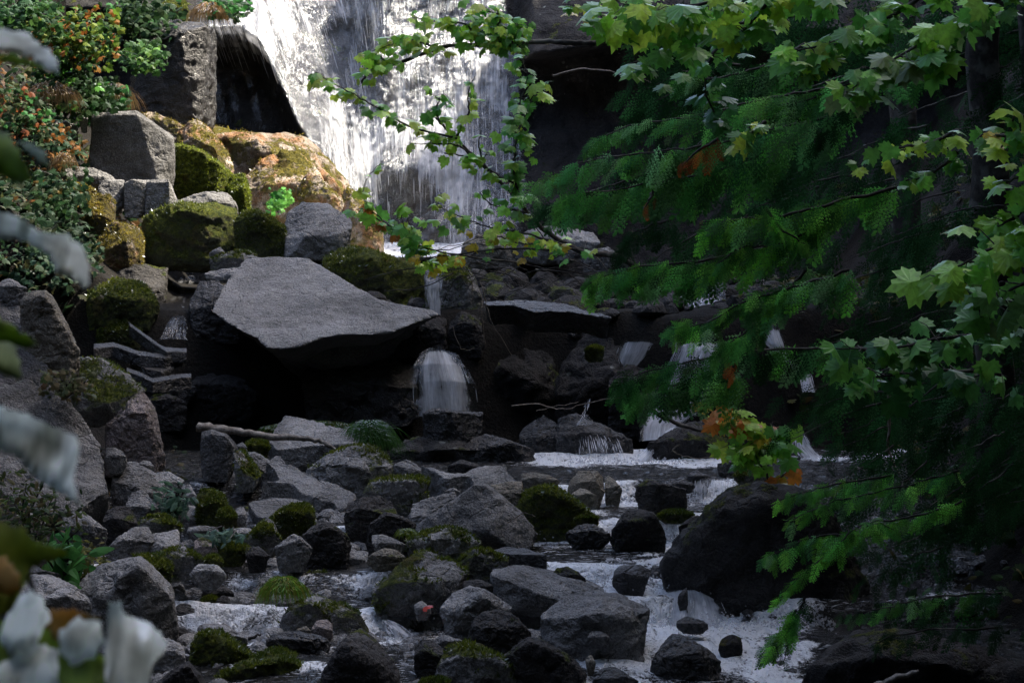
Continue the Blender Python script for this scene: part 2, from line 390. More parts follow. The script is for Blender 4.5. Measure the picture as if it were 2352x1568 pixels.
# slopes round the gorge, added and shaped to shut out low sky and sun
def xb(Y): return -2.6 + (np.minimum(Y, 29.5) - 29) * .22
def wall(name, fn, nu, nv, mat, seed, amp):
    u = np.linspace(0, 1, nu); v = np.linspace(0, 1, nv); U, Vv = np.meshgrid(u, v)
    p = fn(U, Vv).reshape(-1, 3)
    a = amp * sstep(0, .25, Vv.ravel())
    p = p + np.stack([fbm(p * .22, seed, 5, .65), fbm(p * .22, seed + 5, 5, .65), fbm(p * .22, seed + 9, 5, .65)], 1) * a[:, None]
    o = make(name, p, grid_faces(nu, nv), mat, origin=(0, 0, 0)); tag(o, kind='structure'); return o
def right_wall(U, V):
    Y = -16 + 70 * U; zt = 30.0
    x1 = xb(Y - zt * .21) + zt * .716 + .75 - .95 * sstep(36, 38, Y)  # top edge shaped so its cast shadow ends along the xb line
    x0 = np.interp(Y, [-16, 4, 20, 40, 60], [3.2, 3.6, 6.0, 7.5, 9])
    z0 = -3.2; z = z0 + (zt - z0) * V
    return np.stack([x0 + (x1 - x0) * V ** 1.25, Y, z], -1)
wall('hillside_right_sun_block', right_wall, 220, 90, M['forest'], 31, 1.6)
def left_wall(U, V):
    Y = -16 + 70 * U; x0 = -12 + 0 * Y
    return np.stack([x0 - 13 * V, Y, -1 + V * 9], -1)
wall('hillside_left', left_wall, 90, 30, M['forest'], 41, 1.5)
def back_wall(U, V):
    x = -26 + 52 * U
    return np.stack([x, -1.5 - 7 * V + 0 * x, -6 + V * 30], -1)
wall('sky_block_behind', back_wall, 70, 40, M['forest'], 51, 1.0)  # unseen slope added to keep sky light off camera-facing rock
def far_wall(U, V):
    x = -30 + 60 * U
    return np.stack([x, 38 + 8 * V + 0 * x, 3 + V * 6], -1)
# unseen leaf cards added over and behind the camera to block the front sky
rnd = np.random.RandomState(3); n = 5200; V = []; tt = rnd.rand(n); xx = rnd.uniform(-16, 15, n)
cy_ = -9 + 9 * tt ** .8; cz_ = 6 + 15 * tt; pos = np.stack([xx, cy_ + rnd.normal(0, .5, n), cz_ + rnd.normal(0, .8, n)], 1)
t1 = rnd.normal(size=(n, 3)); t1 /= np.linalg.norm(t1, axis=1)[:, None]; t2 = np.cross(t1, rnd.normal(size=(n, 3))); t2 /= np.linalg.norm(t2, axis=1)[:, None]
V = np.stack([pos - t1 * .55, pos + t2 * .32, pos + t1 * .55, pos - t2 * .32], 1).reshape(-1, 3)
SKY_BLOCK = (V, np.arange(4 * n).reshape(-1, 4))
wall('hillside_far', far_wall, 70, 30, M['forest'], 61, 1.2)

# ---------------------------------------------------------------- the cliff of the big fall
def interp(x, pts):
    a = np.array(pts, float); return np.interp(x, a[:, 0], a[:, 1])
def gs(px, py, cx, cy, rx, ry): return np.exp(-(((px - cx) / rx) ** 2 + ((py - cy) / ry) ** 2))
EA = [(300, 60), (440, 95), (490, 112), (560, 110), (600, 140), (640, 215), (690, 330), (760, 440), (820, 540), (900, 700)]
ER = [(1150, 150), (1200, 140), (1300, 125), (1460, 100), (1700, 85), (2600, 60)]
def cliffY(px, py):
    Y = 31.2 + (600 - py) / 600 * 2.6
    eA = interp(px, EA); dA = eA - py; wA = 1 - sstep(760, 900, px)
    Y = Y + wA * (-1.3 * sstep(-10, 50, dA) + np.maximum(dA, 0) * .007 + .5 * sstep(0, -60, dA))
    Y = Y - .5 * gs(px, py, 790, 30, 60, 45)
    eR = interp(px, ER); dR = eR - py; wR = sstep(1180, 1230, px)
    Y = Y + wR * (-1.6 * sstep(-8, 12, dR) + np.maximum(dR, 0) * .006 + .3 * sstep(0, -80, dR) - .14 * sstep(296, 306, py) - .16 * sstep(300, 460, py))
    Y = Y - .6 * gs(px, py, 960, 380, 120, 90) - .5 * gs(px, py, 1080, 520, 100, 60) - .4 * gs(px, py, 860, 150, 40, 100)
    return Y
def falls_grid(x0, x1, y0, y1, nu, nv, off=0, amp=.14, seed=5):
    PXg, PYg = np.meshgrid(np.linspace(x0, x1, nu), np.linspace(y1, y0, nv))
    px = PXg.ravel(); py = PYg.ravel(); Y = cliffY(px, py)
    p = PN(px, py, Y)
    q = p * np.array([1, 1, .6])
    p = p + np.stack([0 * px, fbm(q * 1.3, seed, 5, .55) * amp * 2.2 + off, 0 * px], 1)
    return px, py, p
px, py, p = falls_grid(150, 2500, -110, 650, 330, 130)
o = make('falls_cliff', p, grid_faces(330, 130), M['cliff'], origin=(0, 0, 0)); tag(o, kind='structure')

XL = [(100, 455), (112, 545), (135, 590), (165, 615), (230, 640), (330, 690), (420, 755), (500, 815), (560, 860), (640, 890)]
XR = [(-110, 1140), (0, 1155), (120, 1190), (300, 1195), (420, 1205), (560, 1195), (640, 1180)]
def falls_density(px, py):
    d = .57 + .10 * fbm(np.stack([px / 70, py / 160, 0 * px], 1), 55, 3) * 2
    xl = np.where(py < 112, 470, interp(py, XL)); d = d * sstep(-12, 22, px - xl)
    d = d * (1 - sstep(-30, 8, px - interp(py, XR)))
    d += .18 * gs(px, py, 600, 40, 130, 75) * (py < 130) - .16 * gs(px, py, 705, 120, 40, 50) - .30 * gs(px, py, 785, 95, 26, 48) - .2 * gs(px, py, 770, 150, 16, 30)
    d += -.20 * gs(px, py, 880, 190, 40, 70) - .24 * gs(px, py, 975, 500, 60, 70) + .12 * gs(px, py, 820, 380, 35, 140) - .14 * gs(px, py, 640, 200, 60, 90)
    d += .14 * gs(px, py, 1050, 330, 100, 160) + .5 * gs(px, py, 925, 590, 60, 30) + .2 * gs(px, py, 930, 300, 50, 60)
    d -= .18 * gs(px, py, 660, 260, 50, 90) * 1.0
    d = np.maximum(d, .55 * gs(px, np.clip(py, 160, 250), 482 - (py - 200) * .03, py, 12, 1) * (py > 110) * (py < 295))
    vl = sstep(.05, .3, fbm(np.stack([(px - py * .2) / 16, py / 110, 0 * px], 1), 123, 3)) * (px > 490) * (px < xl) * (py > 118)
    d = np.maximum(d, .40 * vl * sstep(330, 130, py))
    return np.clip(d, 0, 1)
px, py, p = falls_grid(452, 1225, -110, 625, 330, 300, off=-.10)
d = falls_density(px, py)
p[:, 1] -= .16 * d + .08 * fbm(np.stack([px / 14, py / 90, 0 * px], 1), 77, 3)
sM = 31.5 * PX
w_ = 1 - sstep(680, 950, px)
uvF = np.stack([(px - py * .34 * w_) * sM, py * sM], 1)
falls = make('waterfall', p, grid_faces(330, 300), M['fall'], origin=(0, 0, 0), attr={'cover': d}, uv=uvF); tag(falls, kind='structure')

# a looser veil of spray hanging in front of the sheet
px, py, p = falls_grid(452, 1225, -110, 625, 200, 200, off=-.34, seed=6, amp=.16)
d = falls_density(px, py) * .72 + .10 * fbm(np.stack([px / 60, py / 60, 0 * px], 1), 15, 3)
make('spray_veil', p, grid_faces(200, 200), M['fallthin'], falls, attr={'cover': np.clip(d, 0, 1)}, uv=np.stack([(px - py * .30 * (1 - sstep(680, 950, px))) * sM + 31, py * sM + 11], 1))
def strands(name, n, sampler, surf, parent, mat, wid=(.0015, .004), ln=(20, 70), seed=1, slope=None, off=(.05, .25)):
    rnd = np.random.RandomState(seed); V = []; F = []; k = 0; tries = 0; dens = []
    while k < n and tries < n * 30:
        tries += 1
        x, y = sampler(rnd)
        dd = falls_density(np.array([x]), np.array([y]))[0] if surf is None else .7
        if rnd.rand() > dd ** 1.6 or (surf is None and dd < .45): continue
        L = rnd.uniform(*ln) ; w = rnd.uniform(*wid); m = 6; o_ = rnd.uniform(*off); base = len(V)
        sl = (.34 * (1 - sstep(680, 950, x)) if slope is None else slope(x, y)) + rnd.normal(0, .03)
        for j in range(m):
            t = j / (m - 1); xx = x + sl * L * t; yy = y + L * t
            Yc = cliffY(np.array([xx]), np.array([yy]))[0] - .2 - o_ * (1 + t) if surf is None else surf(xx, yy) - o_
            q = P(xx, yy, Yc); ww = w * sin(pi * (t * .9 + .05)) ** .6
            V.append((q.x - ww, q.y, q.z)); V.append((q.x + ww, q.y - ww * .5, q.z))
            if j: F.append((base + 2 * j - 2, base + 2 * j - 1, base + 2 * j + 1, base + 2 * j))
        k += 1
    return make(name, V, F, mat, parent)
s = NT('white_water'); trs = s.n('ShaderNodeBsdfTransparent'); b = s.n('ShaderNodeBsdfPrincipled'); b.inputs['Base Color'].default_value = (.78, .80, .85, 1); b.inputs['Roughness'].default_value = .4
tl = s.n('ShaderNodeBsdfTranslucent'); tl.inputs[0].default_value = (.8, .82, .86, 1); mm = s.n('ShaderNodeMixShader'); mm.inputs[0].default_value = .35
s.l(b.outputs[0], mm.inputs[1]); s.l(tl.outputs[0], mm.inputs[2]); m3 = s.n('ShaderNodeMixShader'); m3.inputs[0].default_value = .5; s.l(mm.outputs[0], m3.inputs[1]); s.l(trs.outputs[0], m3.inputs[2]); s.l(m3.outputs[0], s.out.inputs[0]); M['white'] = s.m
strands('falling_strands', 700, lambda r: (r.uniform(470, 1200), r.uniform(-90, 540)), None, falls, M['white'])

# ---------------------------------------------------------------- stream surface
gx = np.linspace(-3.3, 3.9, 330); gy = np.linspace(10.6, 18.9, 460)
X_, Y_ = np.meshgrid(gx, gy); x = X_.ravel(); Y = Y_.ravel()
q = np.stack([x, Y, 0 * x], 1)
leftish = 1 - sstep(-.35, .25, x - (Y - 14) * .05)
Yw = Y + fbm(q * np.array([1.6, .5, 1]), 21, 3) * .30 * sstep(17.6, 16.9, Y) + .12 * np.sin(x * 3.1) * sstep(17.6, 16.9, Y) + leftish * .25
z = wz(Yw)
dz = (wz(Yw + .03) - wz(Yw - .03)) / .06
slope = sstep(.12, .7, dz)
foam = .22 + .12 * fbm(q * 1.3, 5, 3)
for yd, st in ((13.45, .6), (14.1, .5), (15.32, .5), (16.5, .5), (12.5, .3)):
    t = (yd + .1 - Yw); foam += st * np.exp(-np.maximum(t, 0) / .38) * (t > -.18)
foam += .85 * sstep(17.55, 18.15, Y + .1 * fbm(q * 2, 8, 2)) * sstep(-.25, .3, x) * (1 - .0 * x)
foam -= .45 * gs(x, Y, 1.0, 17.1, 1.4, .45)
foam += .25 * gs(x, Y, 1.25, 13.2, .8, .5)
foam -= leftish * .22 - .34 * leftish * gs(x, Y, -1.5, 12.9, .6, .35) - .25 * leftish * gs(x, Y, -.75, 12.8, .3, .2) - .18 * leftish * gs(x, Y, -1.1, 13.7, .55, .4)
foam -= .2 * sstep(-.9, -1.3, x) * sstep(14.4, 15, Y)
foam -= .65 * sstep(1.75, 2.3, x)
foam = foam - .06 + .20 * sstep(.0, .4, x) * (1 - sstep(1.7, 2.2, x)) * (1 - gs(x, Y, 1.0, 17.0, 2, .6)) + .50 * fbm(q * np.array([2.4, 5, 1]), 91, 4)
z = z + fbm(q * np.array([3, 5, 1]), 33, 4, .6) * (.030 + .07 * slope) + fbm(q * np.array([11, 14, 1]), 35, 3, .6) * (.010 + .016 * slope)
v = Y + z * 1.5
water = make('stream_water', np.stack([x, Y, z], 1), grid_faces(330, 460), M['stream'], origin=(0, 0, 0), attr={'foam': np.clip(foam, 0, 1.1)},
             uv=np.stack([x, v], 1)); tag(water, kind='structure')
gx2 = np.linspace(-3.6, .9, 90); gy2 = np.linspace(25.6, 31.6, 80); A2, B2 = np.meshgrid(gx2, gy2); q2 = np.stack([A2.ravel(), B2.ravel(), 0 * A2.ravel()], 1)
pool = make('plunge_pool', q2 + np.stack([0 * q2[:, 0], 0 * q2[:, 0], -.74 + .07 * fbm(q2 * 1.6, 3, 4) + .10 * sstep(29.5, 31, q2[:, 1])], 1), grid_faces(90, 80), M['stream'], origin=(0, 0, 0),
            attr={'foam': np.clip(.75 + .4 * fbm(q2, 9, 2) + 0 * q2[:, 0], 0, 1.1)}, uv=q2[:, :2] * .5); tag(pool, kind='structure')
# splashes thrown up below the steps
rnd = np.random.RandomState(4); V = []; F = []
for yd, x0, x1, n in ((13.45, .9, 2.2, 520), (14.1, .2, 1.6, 260), (15.3, .1, 1.9, 330), (16.5, .4, 2.2, 300), (17.95, .5, 1.6, 260), (12.9, -1.9, -1.1, 130), (12.8, -.85, -.5, 110)):
    for i in range(n):
        xx = rnd.uniform(x0, x1); yy = yd - abs(rnd.normal(0, .16)); zz = wz(yy) + abs(rnd.normal(0, .03)) + .01; r = rnd.uniform(.003, .012)
        b0 = len(V); a = rnd.uniform(0, 6.28)
        for k in range(4):
            t = a + k * pi / 2; V.append((xx + r * cos(t), yy + rnd.uniform(-r, r), zz + r * sin(t) * rnd.uniform(.5, 1.6)))
        V.append((xx, yy - r, zz)); F += [(b0, b0 + 1, b0 + 4), (b0 + 1, b0 + 2, b0 + 4), (b0 + 2, b0 + 3, b0 + 4), (b0 + 3, b0, b0 + 4)]
make('splash_drops', V, F, M['white'], water)

def cascade(name, rows, label=None, nu=26, nv=70, curve=.12, dens=.75, seed=0, mat='fall2', edge=.45, amp=.03, nst=60, dfn=None, snap=False):
    """rows: (px centre, py, half width px, Y) from top to bottom; water coming down a rock face"""
    if snap: rows = [(r[0], r[1], r[2], min(r[3], Yground(r[0], r[1]) - .18)) for r in rows]; rows = [(r[0], r[1], r[2], min(r[3], min(q[3] for q in rows[:i + 1]) )) for i, r in enumerate(rows)]
    a = np.array(rows, float); t = np.linspace(0, 1, nv); cum = np.concatenate([[0], np.cumsum(np.hypot(np.diff(a[:, 0]), np.diff(a[:, 1])))]); cum /= cum[-1]
    cx = np.interp(t, cum, a[:, 0]); cy = np.interp(t, cum, a[:, 1]); hw = np.interp(t, cum, a[:, 2]); cY = np.interp(t, cum, a[:, 3])
    u = np.linspace(-1, 1, nu); U, T = np.meshgrid(u, t); cx = cx[:, None] + U * hw[:, None]; cy_ = cy[:, None] + U * 0 + np.abs(U) ** 2 * hw[:, None] * .10
    YY = cY[:, None] + curve * U * U - .0
    pp = PN(cx.ravel(), cy_.ravel(), YY.ravel()); pp[:, 1] += fbm(pp * np.array([6, 6, 2.]), seed, 3) * amp
    d = dens + .22 * fbm(np.stack([U.ravel() * 3, T.ravel() * 3, 0 * U.ravel()], 1), seed + 3, 2)
    d = d * sstep(1.02, 1 - edge, np.abs(U.ravel() + .12 * fbm(np.stack([T.ravel() * 9, U.ravel(), T.ravel() * 0], 1), seed + 8, 2)))
    d = d * sstep(-.02, .12, T.ravel())
    if dfn: d = d * dfn(U.ravel(), T.ravel())
    sc = cY.mean() * PX
    uv = np.stack([(U * hw.mean()).ravel() * sc, (T * np.hypot(np.diff(a[:, 0]), np.diff(a[:, 1])).sum()).ravel() * sc], 1) + seed * 3.7
    o = make(name, pp, grid_faces(nu, nv), M[mat], origin=tuple(P(rows[-1][0], rows[-1][1], rows[-1][3])), attr={'cover': np.clip(d, 0, 1)}, uv=uv)
    tag(o, kind='structure')
    rnd = np.random.RandomState(seed + 5); V = []; F = []
    for i in range(nst):
        uu = rnd.uniform(-.95, .95); t0 = rnd.uniform(0, .75); L = rnd.uniform(.1, .35); w = rnd.uniform(.0015, .004); b0 = len(V); of = rnd.uniform(.01, .07)
        for j in range(6):
            tt = min(1, t0 + L * j / 5); x_ = np.interp(tt, t, cx[:, nu // 2]) if 0 else np.interp(tt, cum, a[:, 0]) + uu * np.interp(tt, cum, a[:, 2])
            q_ = P(x_, np.interp(tt, cum, a[:, 1]), np.interp(tt, cum, a[:, 3]) + curve * uu * uu - of); ww = w * sin(pi * (j / 5 * .9 + .05))
            V += [(q_.x - ww, q_.y, q_.z), (q_.x + ww, q_.y, q_.z)]
            if j: F.append((b0 + 2 * j - 2, b0 + 2 * j - 1, b0 + 2 * j + 1, b0 + 2 * j))
    if nst: make('falling_strands', V, F, M['white'], o)
    return o
cascade('bell_cascade', [(1000, 796, 12, 18.9), (1005, 808, 46, 18.75), (1010, 835, 66, 18.6), (1016, 875, 80, 18.5), (1022, 952, 84, 18.42)], seed=1, dens=.92, nst=8, curve=.2, edge=.6)
cascade('thin_cascade', [(998, 640, 19, 20.0), (998, 662, 19, 19.95), (1000, 722, 17, 19.9)], seed=2, dens=.92, nst=30, nu=14, curve=.03)
cascade('step_cascade', [(1598, 640, 70, 21.5), (1600, 700, 66, 21.3), (1610, 800, 62, 20.8), (1590, 860, 70, 20.0), (1560, 930, 75, 19.4), (1515, 975, 45, 19.0), (1510, 1010, 45, 18.8)], seed=3, dens=.95, nst=40, edge=.4, snap=True)
cascade('upper_cascade', [(1468, 780, 45, 20.6), (1455, 810, 42, 20.3), (1440, 842, 30, 20.2)], seed=4, dens=.95, nst=30, snap=True)
cascade('slide_cascade', [(1560, 975, 22, 18.95), (1530, 1003, 17, 18.6), (1500, 1030, 18, 18.35), (1470, 1060, 26, 18.15)], seed=5, dens=1.0, nst=80)
cascade('right_cascade', [(1765, 745, 30, 20.5), (1780, 790, 26, 20.3), (1800, 820, 14, 20.2), (1850, 860, 16, 19.8), (1858, 900, 18, 19.5)], seed=6, dens=1.0, nst=40, snap=True)
cascade('low_cascade', [(1835, 990, 14, 18.9), (1845, 1025, 28, 18.6), (1880, 1070, 30, 18.0)], seed=16, dens=.8, nst=20, snap=True)
cascade('fan_cascade', [(1360, 975, 32, 18.75), (1372, 1010, 55, 18.5), (1378, 1035, 58, 18.3), (1382, 1062, 62, 18.2)], seed=7, dens=.52, nst=60, dfn=lambda u, t: .6 + .4 * np.sin(u * 6 + 1) ** 2)
cascade('drip_cascade', [(1352, 915, 4, 18.9), (1344, 950, 7, 18.8), (1340, 975, 30, 18.6)], seed=8, dens=.6, nst=10, nu=8)
cascade('left_seep', [(x_, y_, w_2, Yground(x_, y_) - .12) for x_, y_, w_2 in ((430, 628, 30), (415, 660, 28), (400, 705, 36))], seed=9, dens=.52, nst=0)
cascade('lower_seep', [(x_, y_, w_2, Yground(x_, y_) - .12) for x_, y_, w_2 in ((410, 725, 20), (400, 750, 34), (395, 778, 38))], seed=10, dens=.5, nst=0)
cascade('ledge_trickle', [(1084, 970, 8, 18.3), (1078, 1005, 9, 18.25)], seed=11, dens=.75, nst=8, nu=8)
cascade('spill_left', [(880, 1420, 12, 13.1), (905, 1437, 22, 12.95), (925, 1462, 34, 12.85)], seed=12, dens=.8, nst=40)
cascade('main_step', [(1585, 1348, 70, 13.75), (1590, 1372, 72, 13.55), (1592, 1400, 85, 13.45), (1596, 1440, 100, 13.3)], seed=13, dens=.95, nst=20, curve=.2)
cascade('middle_step', [(1418, 1290, 55, 14.2), (1420, 1310, 55, 14.05), (1425, 1340, 60, 13.95)], seed=14, dens=.62, nst=60, curve=.1)
cascade('upper_right_step', [(1640, 1095, 60, 16.6), (1642, 1120, 66, 16.5), (1640, 1160, 68, 16.4)], seed=15, dens=.72, nst=90, curve=.1)
cascade('corner_spill', [(1225, 1535, 12, 12.3), (1250, 1560, 26, 12.15), (1270, 1600, 50, 12.0)], seed=17, dens=.85, nst=60)
cascade('far_step', [(1500, 1195, 28, 15.4), (1545, 1205, 30, 15.3), (1545, 1238, 34, 15.2)], seed=18, dens=.7, nst=60)

# ---------------------------------------------------------------- rocks
MOSSY = {'heavy_moss_rock': (.0, 1.0, 'mossA'), 'mossy_granite': (.16, .55, 'mossA'), 'moss_wall_rock': (-.25, 1.2, 'mossB'), 'sunlit_ridge_rock': (.14, .4, 'mossC'), 'rusty_mossy_rock': (-.05, .8, 'mossC')}
MCOL = {'mossA': ((.115, .135, .014), (.04, .065, .01)), 'mossB': (.0, 0), 'mossC': ((.25, .20, .03), (.09, .08, .015))}
MCOL['mossB'] = ((.22, .27, .02), (.07, .10, .012))
def moss_fuzz(o, co, no, me, spec, seed, size):
    thr, amt, ck = spec; rnd = np.random.RandomState(seed)
    area = 1.0; n = int(2600 * amt); up = 0 if ck in ('mossB',) else 1
    nf = len(me.polygons); cen = np.zeros(nf * 3, np.float32); me.polygons.foreach_get('center', cen); cen = cen.reshape(-1, 3)
    fn = np.zeros(nf * 3, np.float32); me.polygons.foreach_get('normal', fn); fn = fn.reshape(-1, 3)
    mk = fbm(cen / size * 2.6 + seed, 71, 4, .6) + (fn[:, 2] - .3) * .35 * up
    front = fn[:, 1] < .45
    idx = np.nonzero((mk > thr) & (fn[:, 2] > (-.35 if amt >= .8 else .0)) & front)[0]
    if len(idx) < 20: return
    k = idx[rnd.randint(len(idx), size=n)]
    c = cen[k] + rnd.normal(size=(n, 3)) * size * .008; nn = fn[k] + rnd.normal(size=(n, 3)) * .55 + np.array([0, 0, .25]); nn /= np.linalg.norm(nn, axis=1)[:, None]
    L = rnd.uniform(.008, .026, n) * (1 + size * .35); t = np.cross(nn, rnd.normal(size=(n, 3))); t /= np.linalg.norm(t, axis=1)[:, None]
    w = L * .32; V = np.stack([c - t * w[:, None] - nn * .006, c + t * w[:, None] - nn * .006, c + nn * L[:, None]], 1).reshape(-1, 3)
    A, B = MCOL[ck]; f = np.clip(fbm(c / size * 5, 5, 2) * .9 + .5 + rnd.normal(size=n) * .22, 0, 1)[:, None]
    col = np.repeat(np.array(B) * (1 - f) + np.array(A) * f, 3, 0)
    make('moss', V + np.array(o.location), np.arange(3 * n).reshape(-1, 3), M['grass'], o, smooth=False, col=col)

def finish_rock(bm, name, mat, label, cat, size, seed, rough=1.0, vox=None, parent=None, group=None, sm=1):
    me = bpy.data.meshes.new('t'); bm.to_mesh(me); bm.free()
    ob = bpy.data.objects.new('t', me); COL.objects.link(ob)
    r = ob.modifiers.new('r', 'REMESH'); r.mode = 'VOXEL'; r.voxel_size = vox or max(.007, size / 58)
    s_ = ob.modifiers.new('s', 'SMOOTH'); s_.factor = .5; s_.iterations = sm
    dg = bpy.context.evaluated_depsgraph_get(); me2 = bpy.data.meshes.new_from_object(ob.evaluated_get(dg), depsgraph=dg)
    bpy.data.objects.remove(ob); bpy.data.meshes.remove(me)
    n = len(me2.vertices); co = np.zeros(n * 3, np.float32); me2.vertices.foreach_get('co', co); co = co.reshape(-1, 3).astype(float)
    no = np.zeros(n * 3, np.float32); me2.vertices.foreach_get('normal', no); no = no.reshape(-1, 3)
    q = co / size
    d = fbm(q * 2.4, seed, 3) * .05 + np.abs(fbm(q * 4.5, seed + 7, 5, .62)) * -.055 + np.maximum(0, fbm(q * 9, seed + 21, 2) - .12) * -.05 + fbm(q * 18, seed + 11, 3, .7) * .014
    # strata: shallow terraces across a tilted axis
    a = seed * 1.7; ax = np.array([.3 * cos(a), .2 * sin(a), 1.0]); ph = q @ ax * 9 + fbm(q * 2, seed + 3, 2) * 1.5
    d += (np.abs((ph % 1) - .5) - .25) * .012
    co = co + no * (d * size * rough)[:, None]
    org = np.array([(co[:, 0].min() + co[:, 0].max()) / 2, (co[:, 1].min() + co[:, 1].max()) / 2, co[:, 2].min()])
    if parent is not None: org = np.array(parent.location)
    me2.vertices.foreach_set('co', (co - org).astype(np.float32).ravel()); me2.materials.clear(); me2.materials.append(mat); me2.name = name
    me2.polygons.foreach_set('use_smooth', np.full(len(me2.polygons), True)); me2.update()
    o = bpy.data.objects.new(name, me2); COL.objects.link(o)
    if parent is not None: o.parent = parent
    else: o.location = org
    tag(o, label, cat, group)
    if mat.name in MOSSY: moss_fuzz(o, co, no, me2, MOSSY[mat.name], seed, size)
    return o

RN = [0]
def rock(label, k, outline, mat='dry', Y=None, crease=None, thick=None, rec=1.3, name='boulder', cat=None, rough=1.0, drop=.10, group=None):
    """outline: left foot, over the top, right foot. crease: the edge between the top and the front face"""
    RN[0] += 1; seed = RN[0]; rnd = random.Random(seed)
    O = fr(k, outline); xs = [p[0] for p in O]; ys = [p[1] for p in O]
    cx_, cy_ = (min(xs) + max(xs)) / 2, max(ys); O = [(cx_ + (x - cx_) * 1.045, cy_ + (y - cy_) * 1.03) for x, y in O]; xs = [p[0] for p in O]; ys = [p[1] for p in O]
    x0, x1, y0, y1 = min(xs), max(xs), min(ys), max(ys)
    if Y == 'g': Y = Yground((x0 + x1) / 2, y1) - .1
    if Y is None: Y = Yof(y1)
    m = Y * PX; w = (x1 - x0) * m; h = (y1 - y0) * m; size = max(w, h)
    if thick is None: thick = .75 * min(w, 1.3 * h + .3 * w)
    if crease is None:
        cyl = y0 + .42 * (y1 - y0); C = [(x0 + .02 * (x1 - x0), cyl + .1 * (y1 - y0)), (x0 + .3 * (x1 - x0), cyl + rnd.uniform(-.1, .12) * (y1 - y0)), (x0 + .66 * (x1 - x0), cyl + rnd.uniform(-.1, .12) * (y1 - y0)), (x1 - .02 * (x1 - x0), cyl + .12 * (y1 - y0))]
    else: C = fr(k, crease)
    C = sorted(C); cxs = [c[0] for c in C]; cys = [c[1] for c in C]
    def cyx(x): return float(np.interp(x, cxs, cys))
    pts = []; mid = (x0 + x1) / 2
    def edge(x): return .22 * thick * abs((x - mid) / max(1, (x1 - x0) / 2)) ** 2
    for x, y in O:
        cy = cyx(x)
        yy = Y + edge(x) + (min(max(0, cy - y) * m * rec, thick * .85) if y < cy else 0)
        pts.append(P(x, y, yy))
    for x, y in C: pts.append(P(x, y, Y - .04 * size + edge(x)))
    cb = P(mid, (y0 + y1) / 2, Y + thick * .5)
    for p in list(pts[:len(O)]):
        q = Vector(p); q.y = max(q.y, Y) + thick * rnd.uniform(.7, .9) * .75; q.x = cb.x + (q.x - cb.x) * .72; q.z = q.z - .10 * h - .04 * (q.y - p.y); pts.append(q)
    zb = P(mid, y1, Y).z
    for fx in ((-.42, 0, .42) if size > .35 else (-.28, 0, .28)):
        for fy in (.05, .8): pts.append(Vector((cb.x + fx * w, Y + fy * thick, zb - min(drop, .55 * h))))
    bm = bmesh.new()
    for p in pts: bm.verts.new(p)
    r = bmesh.ops.convex_hull(bm, input=bm.verts)
    bad = [g for g in set(r['geom_interior'] + r['geom_unused']) if isinstance(g, bmesh.types.BMVert) and g.is_valid]
    if bad: bmesh.ops.delete(bm, geom=bad, context='VERTS')
    bmesh.ops.recalc_face_normals(bm, faces=bm.faces)
    return finish_rock(bm, name, M[mat], label, cat or name.replace('_', ' '), size, seed, rough, group=group)

def slab(label, k, poly, A, n, drop, mat='dry', inset=.0, name='boulder', cat=None, rough=.6, back=.0, group=None, sm=2, jag=1.0):
    """a rock whose flat top shows as poly: top plane through A=(px,py,Y) with normal n, sides falling by drop"""
    RN[0] += 1; seed = RN[0]; rnd = random.Random(seed)
    O = fr(k, poly); ax, ay = fr(k, [(A[0], A[1])])[0]; a = P(ax, ay, A[2]); n = Vector(n).normalized()
    top = []
    for x, y in O:
        d = P(x, y, 1.0); t = a.dot(n) / d.dot(n); t = min(max(t, A[2] * .8), A[2] * 1.35); top.append(d * t)
    # roughen the outline
    out = []
    for i, p in enumerate(top):
        q = top[(i + 1) % len(top)]; out.append(p)
        L = (q - p).length
        for j in range(1, max(1, int(L / .22))):
            t = j / int(L / .22); out.append(p.lerp(q, t) + Vector((rnd.uniform(-1, 1), rnd.uniform(-1, 1), rnd.uniform(-.4, .4))) * .018 * jag)
    c = sum(out, Vector()) / len(out)
    bm = bmesh.new(); tv = [bm.verts.new(p) for p in out]
    bv = []
    for p in out:
        q = p.lerp(c, inset); q.y += back; q.z = p.z - drop; bv.append(bm.verts.new(q))
    bm.faces.new(tv); bm.faces.new(bv[::-1])
    for i in range(len(tv)):
        j = (i + 1) % len(tv); bm.faces.new((tv[i], tv[j], bv[j], bv[i]))
    bmesh.ops.triangulate(bm, faces=bm.faces[:]); bmesh.ops.recalc_face_normals(bm, faces=bm.faces)
    size = max((p - c).length for p in out) * 1.6
    return finish_rock(bm, name, M[mat], label, cat or name.replace('_', ' '), size, seed, rough, vox=size / 90, group=group, sm=sm)

# --- the middle ground
slab('huge flat pale grey slab with a jagged tip, lying above the black hollow', '', [(480, 712), (518, 640), (535, 618), (560, 590), (640, 587), (705, 590), (740, 605), (800, 642), (860, 680), (930, 700), (1005, 713), (1012, 722), (960, 740), (900, 764), (850, 768), (790, 768), (740, 775), (690, 795), (645, 803), (610, 800), (585, 775), (560, 765), (520, 742)], (750, 700, 19.6), (-.03, -.50, 1), .42, 'pale', inset=.5, back=.95, rough=.25, jag=.6)
slab('dim undercut block under the right end of the huge flat slab', '', [(690, 800), (740, 778), (800, 770), (900, 766), (960, 745), (900, 790), (850, 815), (760, 830), (700, 825)], (800, 800, 19.5), (0, -1, .55), .3, 'dry', inset=.3, back=.5, rough=.5)
rock('flat tongue of grey rock left of the huge slab', 'M', [(1335, 345), (1380, 325), (1450, 308), (1580, 298), (1580, 345), (1400, 358)], 'pale', Y=20.6, crease=[(1335, 345), (1580, 345)])
rock('small pointed stone on top of the rubble beside the huge slab', 'M', [(1365, 250), (1380, 210), (1435, 165), (1475, 215), (1450, 245)], 'pale', Y=21.0, name='rock')
